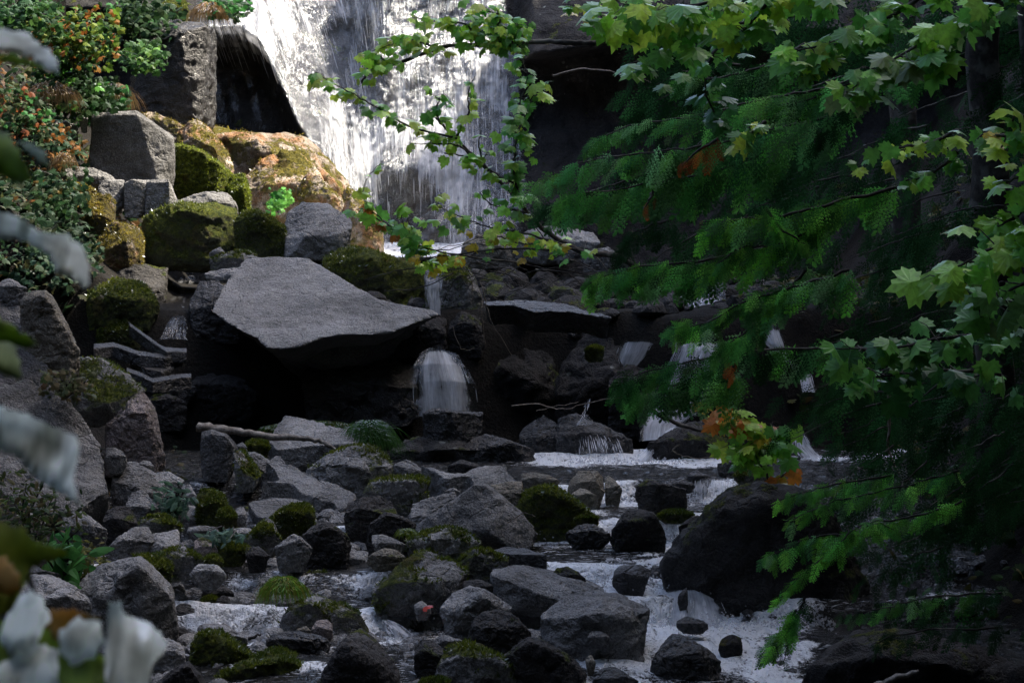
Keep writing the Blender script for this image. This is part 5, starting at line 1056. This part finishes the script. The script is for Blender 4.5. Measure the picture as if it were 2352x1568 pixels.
# --- cedars
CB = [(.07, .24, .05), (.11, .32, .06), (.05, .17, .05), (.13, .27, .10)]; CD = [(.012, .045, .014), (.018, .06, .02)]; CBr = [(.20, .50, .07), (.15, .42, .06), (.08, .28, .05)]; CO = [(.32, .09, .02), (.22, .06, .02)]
def bough(root, pts, Y, size, n, seed, pal, hang=.9, r=.012, lo=False, Y2=None, side=.5, spread=6, bark='bark', wood_on=True):
    rnd = np.random.RandomState(seed); Y2 = Y if Y2 is None else Y2; k = len(pts)
    W = [P(p[0], p[1], Y + (Y2 - Y) * i / max(1, k - 1)) for i, p in enumerate(pts)]
    path = smooth_path(W, 6, seed, .008); wood = MB(); v, f = tube(path, r, r * .25, 6, seed, .3); wood.add(v, f); fol = MB(); m = Y * PX
    end = np.array(path[-1] - path[0]); end = end / np.linalg.norm(end)
    for i in range(n):
        t = (i + rnd.rand()) / n; j = min(int(t * (len(path) - 1)), len(path) - 2); q = np.array(path[j]); d = np.array(path[j + 1] - path[j]); d /= np.linalg.norm(d)
        q = q + rnd.normal(0, 1, 3) * spread * m
        sd = 1 if rnd.rand() < .5 else -1
        tip = d * rnd.uniform(.3, 1.0) + np.array([sd * side * rnd.uniform(.2, 1), rnd.normal(-.15, .45), -hang * rnd.uniform(.5, 1.3)])
        up = np.array([rnd.normal(0, .4) , -1 + rnd.normal(0, .35), .55 + rnd.normal(0, .4)])
        T = (FR_LO if lo else FR_HI)[rnd.randint(3)]
        place(fol, T, q, tip, up, size * m * rnd.uniform(.6, 1.2) * (1.05 - .4 * t), pick(rnd, pal) * rnd.choice([.7, 1.0, 1.4, 2.0]), rnd.uniform(.8, 1.1))
    b = wood.build('bough', M[bark], root); fol.build('foliage', M['needle'], b, smooth=False); return b
t = thing('cedar_tree', 'feathery dark green cedar leaning left across the middle of the view', 'tree', P(2150, 1300, 14.5))
mb = MB(); v, f = tube(smooth_path([P(2300, 1300, 15.6), P(2290, 900, 15.4), P(2270, 400, 15.2), P(2260, 0, 15), P(2250, -400, 14.8)], 6, 2, .02), .17, .10, 10, 3, .25); mb.add(v, f); mb.build('trunk', M['bark'], t)
BG = [([(2060, 150), (1900, 200), (1750, 230), (1600, 265), (1450, 290), (1360, 330)], 95, 60, CB, 13.4, .55), ([(1950, 260), (1800, 290), (1650, 330), (1500, 350), (1350, 370), (1230, 415)], 105, 70, CB, 13.8, .8),
      ([(1800, 330), (1650, 390), (1500, 420), (1380, 440), (1290, 450)], 120, 60, CB, 13.9, 1.1), ([(1620, 330), (1480, 400), (1350, 440), (1250, 470)], 100, 46, CD, 14.4, 1.2), ([(1850, 100), (1760, 150), (1640, 180), (1560, 160)], 100, 46, CD + CB, 13.9, 1.1),
      ([(2060, 430), (1900, 470), (1780, 500), (1680, 505), (1620, 530)], 85, 64, CBr + CB, 12.2, .7), ([(1900, 500), (1800, 560), (1700, 570), (1630, 620)], 80, 56, CB + CBr, 12.2, .9), ([(1760, 480), (1800, 530), (1850, 560)], 60, 24, CBr, 12.1, .7),
      ([(1800, 560), (1600, 600), (1480, 610), (1400, 630), (1345, 655)], 80, 60, CBr + CB, 13.6, .9), ([(1640, 600), (1560, 620), (1480, 640)], 95, 40, CB, 13.8, 1.2), ([(1950, 620), (1820, 660), (1720, 690), (1620, 740), (1540, 755)], 80, 80, CBr + CB, 12.0, .85),
      ([(1850, 620), (1760, 720), (1700, 770), (1660, 800)], 80, 40, CB, 12.4, 1.1), ([(1990, 800), (1800, 800), (1640, 820), (1500, 850), (1420, 880)], 90, 80, CB + CD, 14.0, 1.1), ([(1700, 860), (1600, 870), (1520, 890), (1450, 905)], 100, 46, CB, 14.2, 1.3),
      ([(1550, 500), (1450, 540), (1420, 600)], 70, 26, CD, 14.3, 1.0), ([(1700, 150), (1600, 120), (1540, 80)], 90, 36, CD, 14.3, 1.2), ([(2150, 150), (1960, 190), (1850, 230), (1780, 240)], 70, 44, CB + CD, 13.4, 1.1), ([(1960, 220), (1900, 280), (1870, 330)], 70, 20, CD, 13.6, 1.2)]
for i, (pp, sz, n, pal, Yb, hg) in enumerate(BG): bough(t, pp, Yb, sz, int(n * 1.15), 200 + i, pal, hg)
bough(t, [(1650, 320), (1600, 350), (1560, 385)], 13.2, 62, 9, 260, CO, 1.3)
bough(t, [(1500, 440), (1490, 460), (1478, 480)], 13.2, 40, 3, 261, CO, 1.3)
bough(t, [(1690, 820), (1680, 850), (1670, 870)], 12.8, 46, 5, 262, CO, 1.3)
t = thing('cedar_tree', 'low young cedar reaching over the huge black boulder', 'tree', P(2250, 1480, 12))
mb = MB(); v, f = tube(smooth_path([P(2420, 1480, 12), P(2400, 1200, 12), P(2380, 950, 11.9), P(2370, 700, 11.8)], 6, 2, .02), .05, .02, 8, 3, .25); mb.add(v, f); mb.build('trunk', M['bark'], t)
BG = [([(2210, 1150), (2080, 1190), (1980, 1205), (1900, 1270), (1830, 1330), (1780, 1370)], 62, 62, CBr, 11.4, .8), ([(2000, 1230), (1900, 1230), (1820, 1250), (1750, 1290)], 60, 44, CBr + CB, 11.5, .75), ([(2200, 1080), (2060, 1120), (1920, 1150), (1800, 1200)], 60, 56, CB + CBr, 11.7, .8),
      ([(2050, 1090), (1930, 1110), (1850, 1130), (1790, 1150)], 56, 46, CBr + CB, 11.8, .8), ([(1990, 1210), (2020, 1200), (2060, 1220)], 50, 14, CBr, 11.4, .8), ([(1830, 1400), (1800, 1450), (1750, 1500)], 66, 40, CB + CBr, 11.3, 1.0),
      ([(2300, 1360), (2150, 1370), (2050, 1390), (1920, 1410)], 56, 50, CD + CB, 11.6, .8), ([(2300, 1440), (2100, 1450), (2000, 1480)], 56, 30, CD, 11.6, .9), ([(1850, 1370), (1830, 1420), (1800, 1520)], 50, 16, CD, 11.4, 1.2)]
for i, (pp, sz, n, pal, Yb, hg) in enumerate(BG): bough(t, pp, Yb, sz, n, 300 + i, pal, hg, r=.008)
t = thing('cedar_tree', 'deeply shaded cedar filling the dark right side behind the maple sprays', 'tree', P(2450, 1300, 15))
mb = MB(); v, f = tube(smooth_path([P(2450, 1300, 15), P(2420, 900, 15), P(2400, 400, 15), P(2390, -300, 15)], 6, 2, .03), .22, .15, 10, 3, .25); mb.add(v, f); mb.build('trunk', M['bark'], t)
rnd = np.random.RandomState(7)
for i in range(64):
    x = rnd.uniform(1480, 2420); y = rnd.uniform(-40, 1250) if x > 1800 else rnd.uniform(-40, 720); L = rnd.uniform(120, 260)
    if 1400 < x < 1880 and y > 560: continue
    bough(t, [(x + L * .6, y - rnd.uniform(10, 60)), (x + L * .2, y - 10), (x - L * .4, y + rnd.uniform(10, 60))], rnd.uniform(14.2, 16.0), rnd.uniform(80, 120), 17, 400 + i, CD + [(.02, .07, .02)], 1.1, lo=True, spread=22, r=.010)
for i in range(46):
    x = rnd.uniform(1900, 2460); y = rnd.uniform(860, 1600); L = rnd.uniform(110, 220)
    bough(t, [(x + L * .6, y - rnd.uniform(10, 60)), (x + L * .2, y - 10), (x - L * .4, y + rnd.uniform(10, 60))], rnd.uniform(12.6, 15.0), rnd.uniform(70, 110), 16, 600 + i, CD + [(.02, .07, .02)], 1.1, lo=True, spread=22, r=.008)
# dark hemlock further back, right of the fall
t = thing('hemlock_tree', 'black-green conifer standing behind the cedar, right of the dark ledge', 'tree', P(2100, 900, 22))
mb = MB(); v, f = tube(smooth_path([P(2100, 900, 22), P(2080, 400, 22), P(2070, -300, 22)], 6, 2, .03), .2, .12, 10, 3, .25); mb.add(v, f); mb.build('trunk', M['bark'], t)
for i in range(40):
    x = rnd.uniform(1560, 2500); y = rnd.uniform(-80, 760)
    if x < 1920 and y > 520: continue
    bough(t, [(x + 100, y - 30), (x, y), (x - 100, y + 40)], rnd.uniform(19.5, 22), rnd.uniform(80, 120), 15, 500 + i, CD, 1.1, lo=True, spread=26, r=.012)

# --- dead twigs and sticks
def twigset(name, label, cat, paths, Y, r, mat='twig', seed=0):
    mb = MB()
    for i, pp in enumerate(paths):
        v, f = tube(smooth_path([P(a, b, Y + .05 * ((i * 7) % 5 - 2)) for a, b in pp], 5, seed + i, .008), r * (1 if i == 0 else .6), r * .35, 5, i, .4); mb.add(v, f)
    o = mb.build(name, M[mat]); tag(o, label, cat); return o
rr = random.Random(5); ps = []
for i in range(34):
    x, y = rr.uniform(980, 1380), rr.uniform(560, 640); a = rr.uniform(-.9, .9) + (pi if rr.random() < .5 else 0); L = rr.uniform(60, 170)
    ps.append([(x, y), (x + cos(a) * L * .5 + rr.uniform(-10, 10), y + sin(a) * L * .3 + rr.uniform(-15, 15)), (x + cos(a) * L, y + sin(a) * L * .6 + rr.uniform(-15, 25))])
twigset('twig_tangle', 'tangle of dark leafless twigs above the long wet ledge', 'twigs', ps, 18.6, .010, 'bark', 3)
ps = [[(1100, 640), (1115, 690), (1130, 740), (1175, 815)], [(1105, 690), (1108, 740), (1115, 800)], [(1120, 700), (1090, 720), (1050, 745)], [(1040, 750), (1060, 800), (1090, 800)], [(1110, 660), (1150, 690), (1180, 680)], [(1085, 640), (1080, 680), (1060, 700)]]
twigset('hanging_twigs', 'pale dead twigs dangling in front of the black hollow', 'twigs', ps, 18.3, .006, 'twig', 9)
twigset('fallen_branch', 'bent grey bare branch lying across the rocks below the hollow', 'branch', [[(455, 980), (500, 985), (560, 994), (620, 1002), (680, 1004), (725, 1010), (755, 1022), (782, 1040)]], 17.3, .042, 'drift', 4)
twigset('dead_stick', 'long thin crooked dead stick across the dark right of the bell-shaped fall', 'stick', [[(1175, 932), (1230, 928), (1290, 940), (1350, 925), (1450, 908), (1500, 905)], [(1232, 944), (1270, 934), (1330, 922)]], 17.8, .007)
twigset('dark_limb', 'dark bare limb slanting down from the cedar to the sapling', 'branch', [[(1395, 890), (1440, 912), (1500, 945), (1560, 975), (1620, 990), (1700, 1010)]], 16.6, .028, 'bark')
twigset('lichened_limb', 'dark limb over the top wet ledge with lichen tufts', 'branch', [[(1270, 175), (1330, 160), (1400, 165), (1460, 178), (1500, 190)]], 20, .012, 'twig')
twigset('curved_twig', 'thin looping bare twig below the dark limb', 'twig', [[(1560, 1020), (1545, 1035), (1580, 1050), (1650, 1050), (1720, 1040)]], 16, .006)
twigset('pale_stick', 'short pale forked stick at the right foot of the great triangular boulder', 'stick', [[(1165, 1200), (1200, 1180), (1230, 1185)], [(1180, 1195), (1210, 1192)]], 14.2, .005)
twigset('bare_stem', 'thin mottled bare stem standing among cedar boughs on the right', 'stem', [[(2040, 880), (2045, 960), (2038, 1020), (2050, 1060), (2065, 1085)]], 13.0, .014)
twigset('floating_stick', 'little dark stick floating on the white foam', 'stick', [[(1580, 1480), (1600, 1484), (1614, 1488)]], 12.7, .006, 'bark')
twigset('wet_stick', 'short black stick caught in the left channel', 'stick', [[(570, 1466), (590, 1460), (600, 1456)]], 12.7, .012, 'bark')
twigset('mossy_log', 'half-seen grey log lying along the bottom right corner', 'log', [[(1960, 1600), (2010, 1580), (2060, 1555), (2110, 1540)]], 11.0, .03, 'drift')
mb = MB(); place(mb, LEAF, np.array(P(976, 1392, 12.84)), np.array([.6, -.5, .15]), np.array([0, -.5, 1]), .07, (.55, .05, .02)); o = mb.build('fallen_leaf', M['leaf'], smooth=False); tag(o, 'single red fallen leaf on a flat little stone', 'leaf')

# --- grasses and moss tufts
def grass(name, label, cat, px, py, Y, w, h, n, pal, seed, droop=1.0, wid=.004, kind=None, parent=None):
    rnd = np.random.RandomState(seed); m = Y * PX; mb = MB(); c = np.array(P(px, py, Y))
    for i in range(n):
        a = rnd.uniform(0, 6.28); r = sqrt_(rnd.rand()) * w * m / 2; b = c + np.array([cos(a) * r, sin(a) * r * .7, h * m * .5 * (1 - (r / (w * m / 2)) ** 2)])
        L = h * m * rnd.uniform(.5, 1.1); d = np.array([cos(a) * .8 + rnd.normal(0, .3), sin(a) * .6 - .2, 1.0]); pts = []
        for j in range(5):
            t = j / 4; pts.append(b + np.array([d[0] * L * .6 * t, d[1] * L * .5 * t, L * (t * .9 - droop * 1.3 * t * t)]))
        ww = wid * rnd.uniform(.6, 1.3); V = []
        for j, p in enumerate(pts): V += [p + np.array([-ww * (1 - j / 4.2), 0, 0]), p + np.array([ww * (1 - j / 4.2), 0, 0])]
        mb.add(np.array(V), np.array([(2 * j, 2 * j + 1, 2 * j + 3, 2 * j + 2) for j in range(4)]), np.tile(pick(rnd, pal), (10, 1)))
    o = mb.build(name, M['grass'], parent, smooth=False); tag(o, label, cat, kind=kind); return o
sqrt_ = math.sqrt
DRY = [(.30, .20, .09), (.22, .14, .06), (.36, .25, .12)]; GR = [(.14, .30, .03), (.22, .32, .04), (.10, .20, .03), (.20, .18, .03)]
grass('grass_tuft', 'bright green grass tuft drooping over a stone in the left channel', 'grass tuft', 652, 1356, 13.1, 78, 58, 700, GR, 1, 1.25)
grass('moss_tuft', 'tuft of green moss between the dark peaked and triangular boulders', 'moss', 935, 1228, 13.7, 36, 26, 260, [(.10, .16, .02), (.16, .2, .02)], 2, 1.0)
grass('grass_tuft', 'dim green grass hanging in the hollow behind the flat slab', 'grass tuft', 850, 1020, 17.7, 80, 90, 800, [(.04, .11, .025), (.06, .14, .03)], 3, 1.0, .005)
grass('grass_mat', 'low mat of dim grass and moss along the back of the hollow', 'grass', 720, 985, 18.2, 230, 30, 800, [(.05, .10, .02), (.10, .10, .02), (.03, .07, .02)], 4, 1.0, .005)
grass('dry_grass_tuft', 'tawny dry grass clump high on the left bank', 'grass tuft', 120, 225, 23.2, 100, 60, 500, DRY, 5, 1.2, .006)
grass('dry_grass_tuft', 'tawny grass tuft hanging left of the big dark-faced boulder', 'grass tuft', 265, 225, 24.6, 60, 55, 350, DRY, 6, 1.3, .006)
grass('dry_grass_tuft', 'straw-coloured grass drooping beside the top mossy boulder', 'grass tuft', 480, 35, 27.5, 60, 50, 300, DRY, 7, 1.3, .007)
grass('dry_grass_tuft', 'small rusty grass tuft at the left among the bushes', 'grass tuft', 150, 375, 22.3, 40, 40, 200, DRY, 8, 1.2, .005)
grass('moss_tuft', 'pale green moss fringe near the middle veil of water', 'moss', 1232, 1302, 14.0, 40, 26, 200, [(.10, .14, .03), (.16, .18, .04)], 9, .8)

# --- shrubs of the left bank
def shrub(label, px, py, Y, w, h, n, size, pal, seed, name='shrub', T=LEAF, depth=.8, cat='shrub'):
    rnd = np.random.RandomState(seed); m = Y * PX; foot = P(px, py + h / 2, Y + .1); t = thing(name, label, cat, foot); st = MB(); fol = MB()
    for i in range(9):
        e = P(px + rnd.uniform(-.4, .4) * w, py + rnd.uniform(-.5, .2) * h, Y + rnd.uniform(-.3, .4)); mid = (Vector(foot) + e) / 2 + Vector((rnd.normal(0, .05), 0, .08)); v, f = tube([foot, mid, e], .012, .003, 4, i); st.add(v, f)
    for i in range(n):
        a = rnd.normal(0, .42, 3); a[:2] = np.clip(a[:2], -.9, .9)
        cl = np.array([vnoise(np.array([[a[0] * 3 + seed, a[1] * 3, 1.]]), 3)[0]])[0]
        q = np.array(P(px + a[0] * w * .55, py + a[1] * h * .55, Y + a[2] * depth))
        tip = np.array([rnd.normal(0, .8), rnd.normal(-.3, .4), rnd.uniform(-.9, .4)]); up = np.array([rnd.normal(0, .5), rnd.uniform(-1, 0), rnd.uniform(.2, 1)])
        place(fol, T, q, tip, up, size * m * rnd.uniform(.5, 1.3), pick(rnd, pal if cl < .25 else pal[:max(1, len(pal) - 1)]))
    st.build('stem', M['bark'], t); fol.build('foliage', M['shrubleaf'], t, smooth=False); return t
DB = [(.015, .04, .012), (.02, .05, .018), (.03, .06, .02)]
shrub('sunlit green and orange maple bush near the top left', 170, 85, 23.6, 210, 140, 850, 15, [(.08, .15, .02), (.03, .08, .02), (.02, .05, .015), (.13, .18, .02), (.26, .10, .02)], 1)
shrub('dark bush in the very top left corner', 60, 30, 23.4, 160, 100, 420, 16, [(.05, .12, .03), (.02, .06, .02), (.03, .08, .03)], 2)
shrub('leafy green spray overlapping the big dark-faced boulder', 325, 130, 25.2, 120, 70, 230, 15, [(.05, .13, .03), (.03, .08, .02), (.09, .18, .03)], 3)
shrub('dark leafy plant at the top edge left of the fall', 520, 15, 28.0, 110, 60, 240, 16, [GDk, (.03, .06, .03)], 4)
shrub('reddish brown bush low at the left edge under the dry grass', 45, 270, 22.8, 150, 130, 460, 15, [GDk, (.06, .07, .03), (.03, .06, .02), (.20, .06, .02)], 5)
shrub('dark green bush below the left dry grass tuft', 150, 200, 23.8, 150, 140, 420, 17, DB + [GM], 6)
shrub('shadowy bush between the tufts and the pentagonal boulder', 230, 235, 24.4, 130, 120, 360, 17, DB + [GDk], 7)
shrub('dark bush filling the gap beneath the top mossy boulder', 330, 40, 27.0, 170, 120, 420, 17, DB + [GDk], 8)
shrub('bluish green fern bed at the left below the pale stones', 90, 470, 21.8, 230, 150, 700, 17, [(.02, .05, .02), (.03, .065, .025), (.015, .04, .015)], 9)
shrub('dim undergrowth above the dark seep on the left', 110, 610, 20.4, 240, 140, 600, 15, [(.02, .05, .03), (.03, .06, .03), (.05, .05, .02)], 10)
shrub('autumn brambles beside the pale tilted boulder', 110, 330, 22.8, 150, 110, 380, 14, [(.03, .07, .04), (.04, .07, .03), (.18, .08, .02)], 11)
shrub('rusty low shrubs over the orange mossy hummock', 110, 440, 22.0, 150, 90, 300, 13, [(.04, .05, .02), (.03, .05, .02), (.12, .08, .02)], 12)
shrub('dark sprig in the cleft under the sunlit ridge knob', 640, 460, 26.0, 60, 60, 90, 14, [GM, GDk], 13)
# undergrowth of the lower left
shrub('dark weeds behind the bottom-left leaves', 70, 1190, 13.4, 240, 220, 520, 20, [(.03, .05, .02), (.05, .07, .02), (.07, .06, .03)], 14, T=OVAL, depth=.4)
shrub('broad-bladed green plant curling over the left bank', 150, 1270, 12.8, 120, 150, 46, 62, [(.05, .16, .04), (.07, .20, .05)], 15, T=OVAL, depth=.25, name='leafy_plant', cat='plant')
shrub('yellow-green mossy weeds right of the broad-bladed plant', 190, 1290, 13.2, 110, 110, 300, 16, [(.14, .13, .03), (.10, .11, .03), (.06, .07, .02)], 16, T=OVAL, depth=.3)
shrub('silvery narrow-leaved fern among the grey boulders', 398, 1150, 15.2, 90, 90, 130, 26, [(.10, .17, .12), (.06, .12, .08)], 17, T=OVAL, depth=.2, name='fern', cat='fern')
shrub('low white-green leafy plant between the grey rocks', 515, 1232, 14.2, 90, 36, 110, 24, [(.12, .19, .14), (.07, .13, .09)], 18, T=OVAL, depth=.2, name='leafy_plant', cat='plant')
shrub('dusty green weeds growing from the fallen leaves by the fluted block', 150, 880, 15.5, 120, 70, 160, 15, [(.06, .07, .03), (.10, .08, .04)], 19, depth=.3)
rndm = np.random.RandomState(77)
def bank_scatter(name, n, xr, yr, size, pal, seed):
    rnd = np.random.RandomState(seed); mb = MB()
    xs = rnd.uniform(*xr, n); Ys = rnd.uniform(*yr, n); zs = bedz(xs, Ys)
    for x, Y, z in zip(xs, Ys, zs):
        tip = np.array([rnd.normal(0, .8), rnd.normal(-.3, .5), rnd.uniform(-.4, .7)]); up = np.array([rnd.normal(0, .5), rnd.uniform(-1, 0), rnd.uniform(.2, 1)])
        place(mb, OVAL if rnd.rand() < .6 else LEAF, np.array([x, Y, z + rnd.uniform(0, .12)]), tip, up, size * rnd.uniform(.5, 1.4), pick(rnd, pal))
    o = mb.build(name, M['shrubleaf'], smooth=False); tag(o, kind='stuff')
bank_scatter('undergrowth', 5200, (-9, -5.1), (20, 30), .12, [(.02, .045, .015), (.03, .06, .02), (.05, .06, .02), (.14, .07, .02)], 1)
bank_scatter('shade_undergrowth', 4200, (-8, -4.4), (18.9, 22), .10, [(.015, .035, .018), (.02, .045, .02), (.03, .04, .02)], 6)
bank_scatter('leaf_litter', 1800, (-5.2, -2.4), (12, 19), .06, [(.05, .05, .02), (.10, .08, .03), (.03, .05, .02)], 2)
bank_scatter('right_undergrowth', 2600, (2.6, 6.5), (11, 24), .10, [(.015, .035, .012), (.03, .05, .015), (.08, .07, .02)], 3)

# --- big soft leaves close to the camera at the left edge
def near_leaf(root, poly, Y, col, seed, bend=.012):
    rnd = random.Random(seed); q = []
    for i, (x, y) in enumerate(poly):
        x2, y2 = poly[(i + 1) % len(poly)]; L = math.hypot(x2 - x, y2 - y); k = max(1, int(L / 13)); nx, ny = (y - y2) / (L + .01), (x2 - x) / (L + .01)
        for j in range(k): a = (4.5 if j % 2 else -3) * rnd.uniform(.3, 1); q.append((x + (x2 - x) * j / k + nx * a, y + (y2 - y) * j / k + ny * a))
    poly = q; c = sum((Vector(P(x, y, Y)) for x, y in poly), Vector()) / len(poly); bm = bmesh.new()
    vs = [bm.verts.new(P(x, y, Y)) for x, y in poly]; bm.faces.new(vs); bmesh.ops.triangulate(bm, faces=bm.faces[:])
    bmesh.ops.subdivide_edges(bm, edges=bm.edges[:], cuts=2, use_grid_fill=True); bmesh.ops.triangulate(bm, faces=bm.faces[:])
    for v in bm.verts:
        d = v.co - c; v.co.y += .95 * d.z + 2.2 * (d.x ** 2) + .010 * sin(d.x * 90 + seed) + .008 * sin(d.z * 120 + seed * 2)
    r = bmesh.ops.solidify(bm, geom=bm.faces[:], thickness=.0006)
    V = np.array([v.co[:] for v in bm.verts]); F = [tuple(v.index for v in f.verts) for f in bm.faces]; bm.free()
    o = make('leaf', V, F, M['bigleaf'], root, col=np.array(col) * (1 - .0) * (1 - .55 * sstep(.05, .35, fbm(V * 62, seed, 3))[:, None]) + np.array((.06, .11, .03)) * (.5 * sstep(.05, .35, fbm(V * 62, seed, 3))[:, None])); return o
PALE_GLARE = (.88, .92, .87); LG = (.24, .36, .05); OG = (.44, .26, .05)  # the palest tone has sky glare painted into the leaf colour
t = thing('thimbleberry_plant', 'blurred glare-pale broad leaves poking in along the left edge', 'plant', P(-140, 1750, 1.35))
NL = [([(-60, 50), (0, 64), (50, 72), (75, 95), (110, 115), (140, 145), (155, 180), (120, 165), (90, 145), (40, 124), (-60, 122)], PALE_GLARE, 1.35), ([(-50, 130), (20, 124), (90, 146), (118, 166), (60, 150), (0, 140)], LG, 1.37),
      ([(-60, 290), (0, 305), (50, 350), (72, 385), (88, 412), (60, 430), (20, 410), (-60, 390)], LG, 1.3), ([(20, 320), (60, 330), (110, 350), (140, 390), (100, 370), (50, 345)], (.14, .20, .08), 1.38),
      ([(-60, 480), (0, 490), (50, 505), (75, 525), (100, 535), (150, 540), (180, 570), (205, 610), (218, 650), (210, 662), (190, 640), (150, 625), (135, 600), (110, 580), (70, 560), (30, 548), (-60, 560)], PALE_GLARE, 1.3),
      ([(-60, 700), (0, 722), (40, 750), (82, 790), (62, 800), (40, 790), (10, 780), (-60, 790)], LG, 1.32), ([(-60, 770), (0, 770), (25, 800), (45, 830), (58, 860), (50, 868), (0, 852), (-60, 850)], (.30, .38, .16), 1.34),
      ([(-60, 925), (0, 938), (50, 955), (90, 985), (160, 1010), (175, 1030), (150, 1045), (180, 1080), (220, 1142), (190, 1125), (130, 1110), (80, 1085), (40, 1050), (-60, 1010)], PALE_GLARE, 1.22)]
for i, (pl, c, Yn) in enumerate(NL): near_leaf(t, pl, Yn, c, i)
mb = MB()
for pp in ([(-140, 1750), (-120, 1300), (-110, 900), (-100, 500), (-90, 60)],):
    v, f = tube(smooth_path([P(a, b, 1.35) for a, b in pp], 5), .004, .003, 6); mb.add(v, f)
for pl, c, Yn in NL:
    v, f = tube([P(-112, pl[0][1] + 40, 1.35), P(-80, pl[0][1] + 10, Yn), P(pl[0][0] + 5, pl[0][1] + 30, Yn)], .002, .0015, 5); mb.add(v, f)
mb.build('stem', M['bark'], t)
t = thing('thimbleberry_clump', 'blurred clump of glare-white, green and orange leaves in the bottom-left corner', 'plant', P(60, 1900, 1.3))
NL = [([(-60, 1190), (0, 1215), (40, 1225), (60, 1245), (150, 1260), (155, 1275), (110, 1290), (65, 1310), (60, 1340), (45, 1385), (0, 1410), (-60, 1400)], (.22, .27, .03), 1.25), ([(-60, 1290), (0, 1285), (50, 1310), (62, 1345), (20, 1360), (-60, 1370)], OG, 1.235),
      ([(5, 1460), (5, 1400), (50, 1370), (90, 1385), (120, 1420), (100, 1460), (40, 1490)], PALE_GLARE, 1.28), ([(85, 1440), (110, 1405), (170, 1395), (230, 1425), (190, 1440), (150, 1470)], OG, 1.3),
      ([(145, 1440), (180, 1415), (230, 1428), (242, 1470), (225, 1500), (180, 1512), (150, 1482)], PALE_GLARE, 1.25), ([(235, 1395), (262, 1393), (272, 1430), (330, 1458), (372, 1490), (365, 1512), (345, 1540), (350, 1620), (290, 1620), (258, 1530), (238, 1480)], PALE_GLARE, 1.2),
      ([(-60, 1440), (60, 1425), (130, 1455), (160, 1500), (250, 1510), (262, 1560), (200, 1590), (-60, 1640)], LG, 1.32), ([(-60, 1560), (50, 1500), (120, 1510), (140, 1560), (160, 1640), (-60, 1660)], PALE_GLARE, 1.24),
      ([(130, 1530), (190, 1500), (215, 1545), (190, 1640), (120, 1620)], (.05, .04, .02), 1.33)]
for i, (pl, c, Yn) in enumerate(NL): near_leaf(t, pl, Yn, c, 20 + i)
mb = MB(); v, f = tube(smooth_path([P(60, 1900, 1.3), P(100, 1700, 1.34), P(110, 1500, 1.36), P(60, 1300, 1.34)], 5), .004, .002, 6); mb.add(v, f); mb.build('stem', M['bark'], t)

o = make('sky_blocking_leaves', SKY_BLOCK[0], SKY_BLOCK[1], M['shrubleaf'], col=np.tile(np.array((.03, .06, .015)), (len(SKY_BLOCK[0]), 1)), smooth=False); tag(o, kind='stuff')  # added out of view to hold sky light off the rock fronts
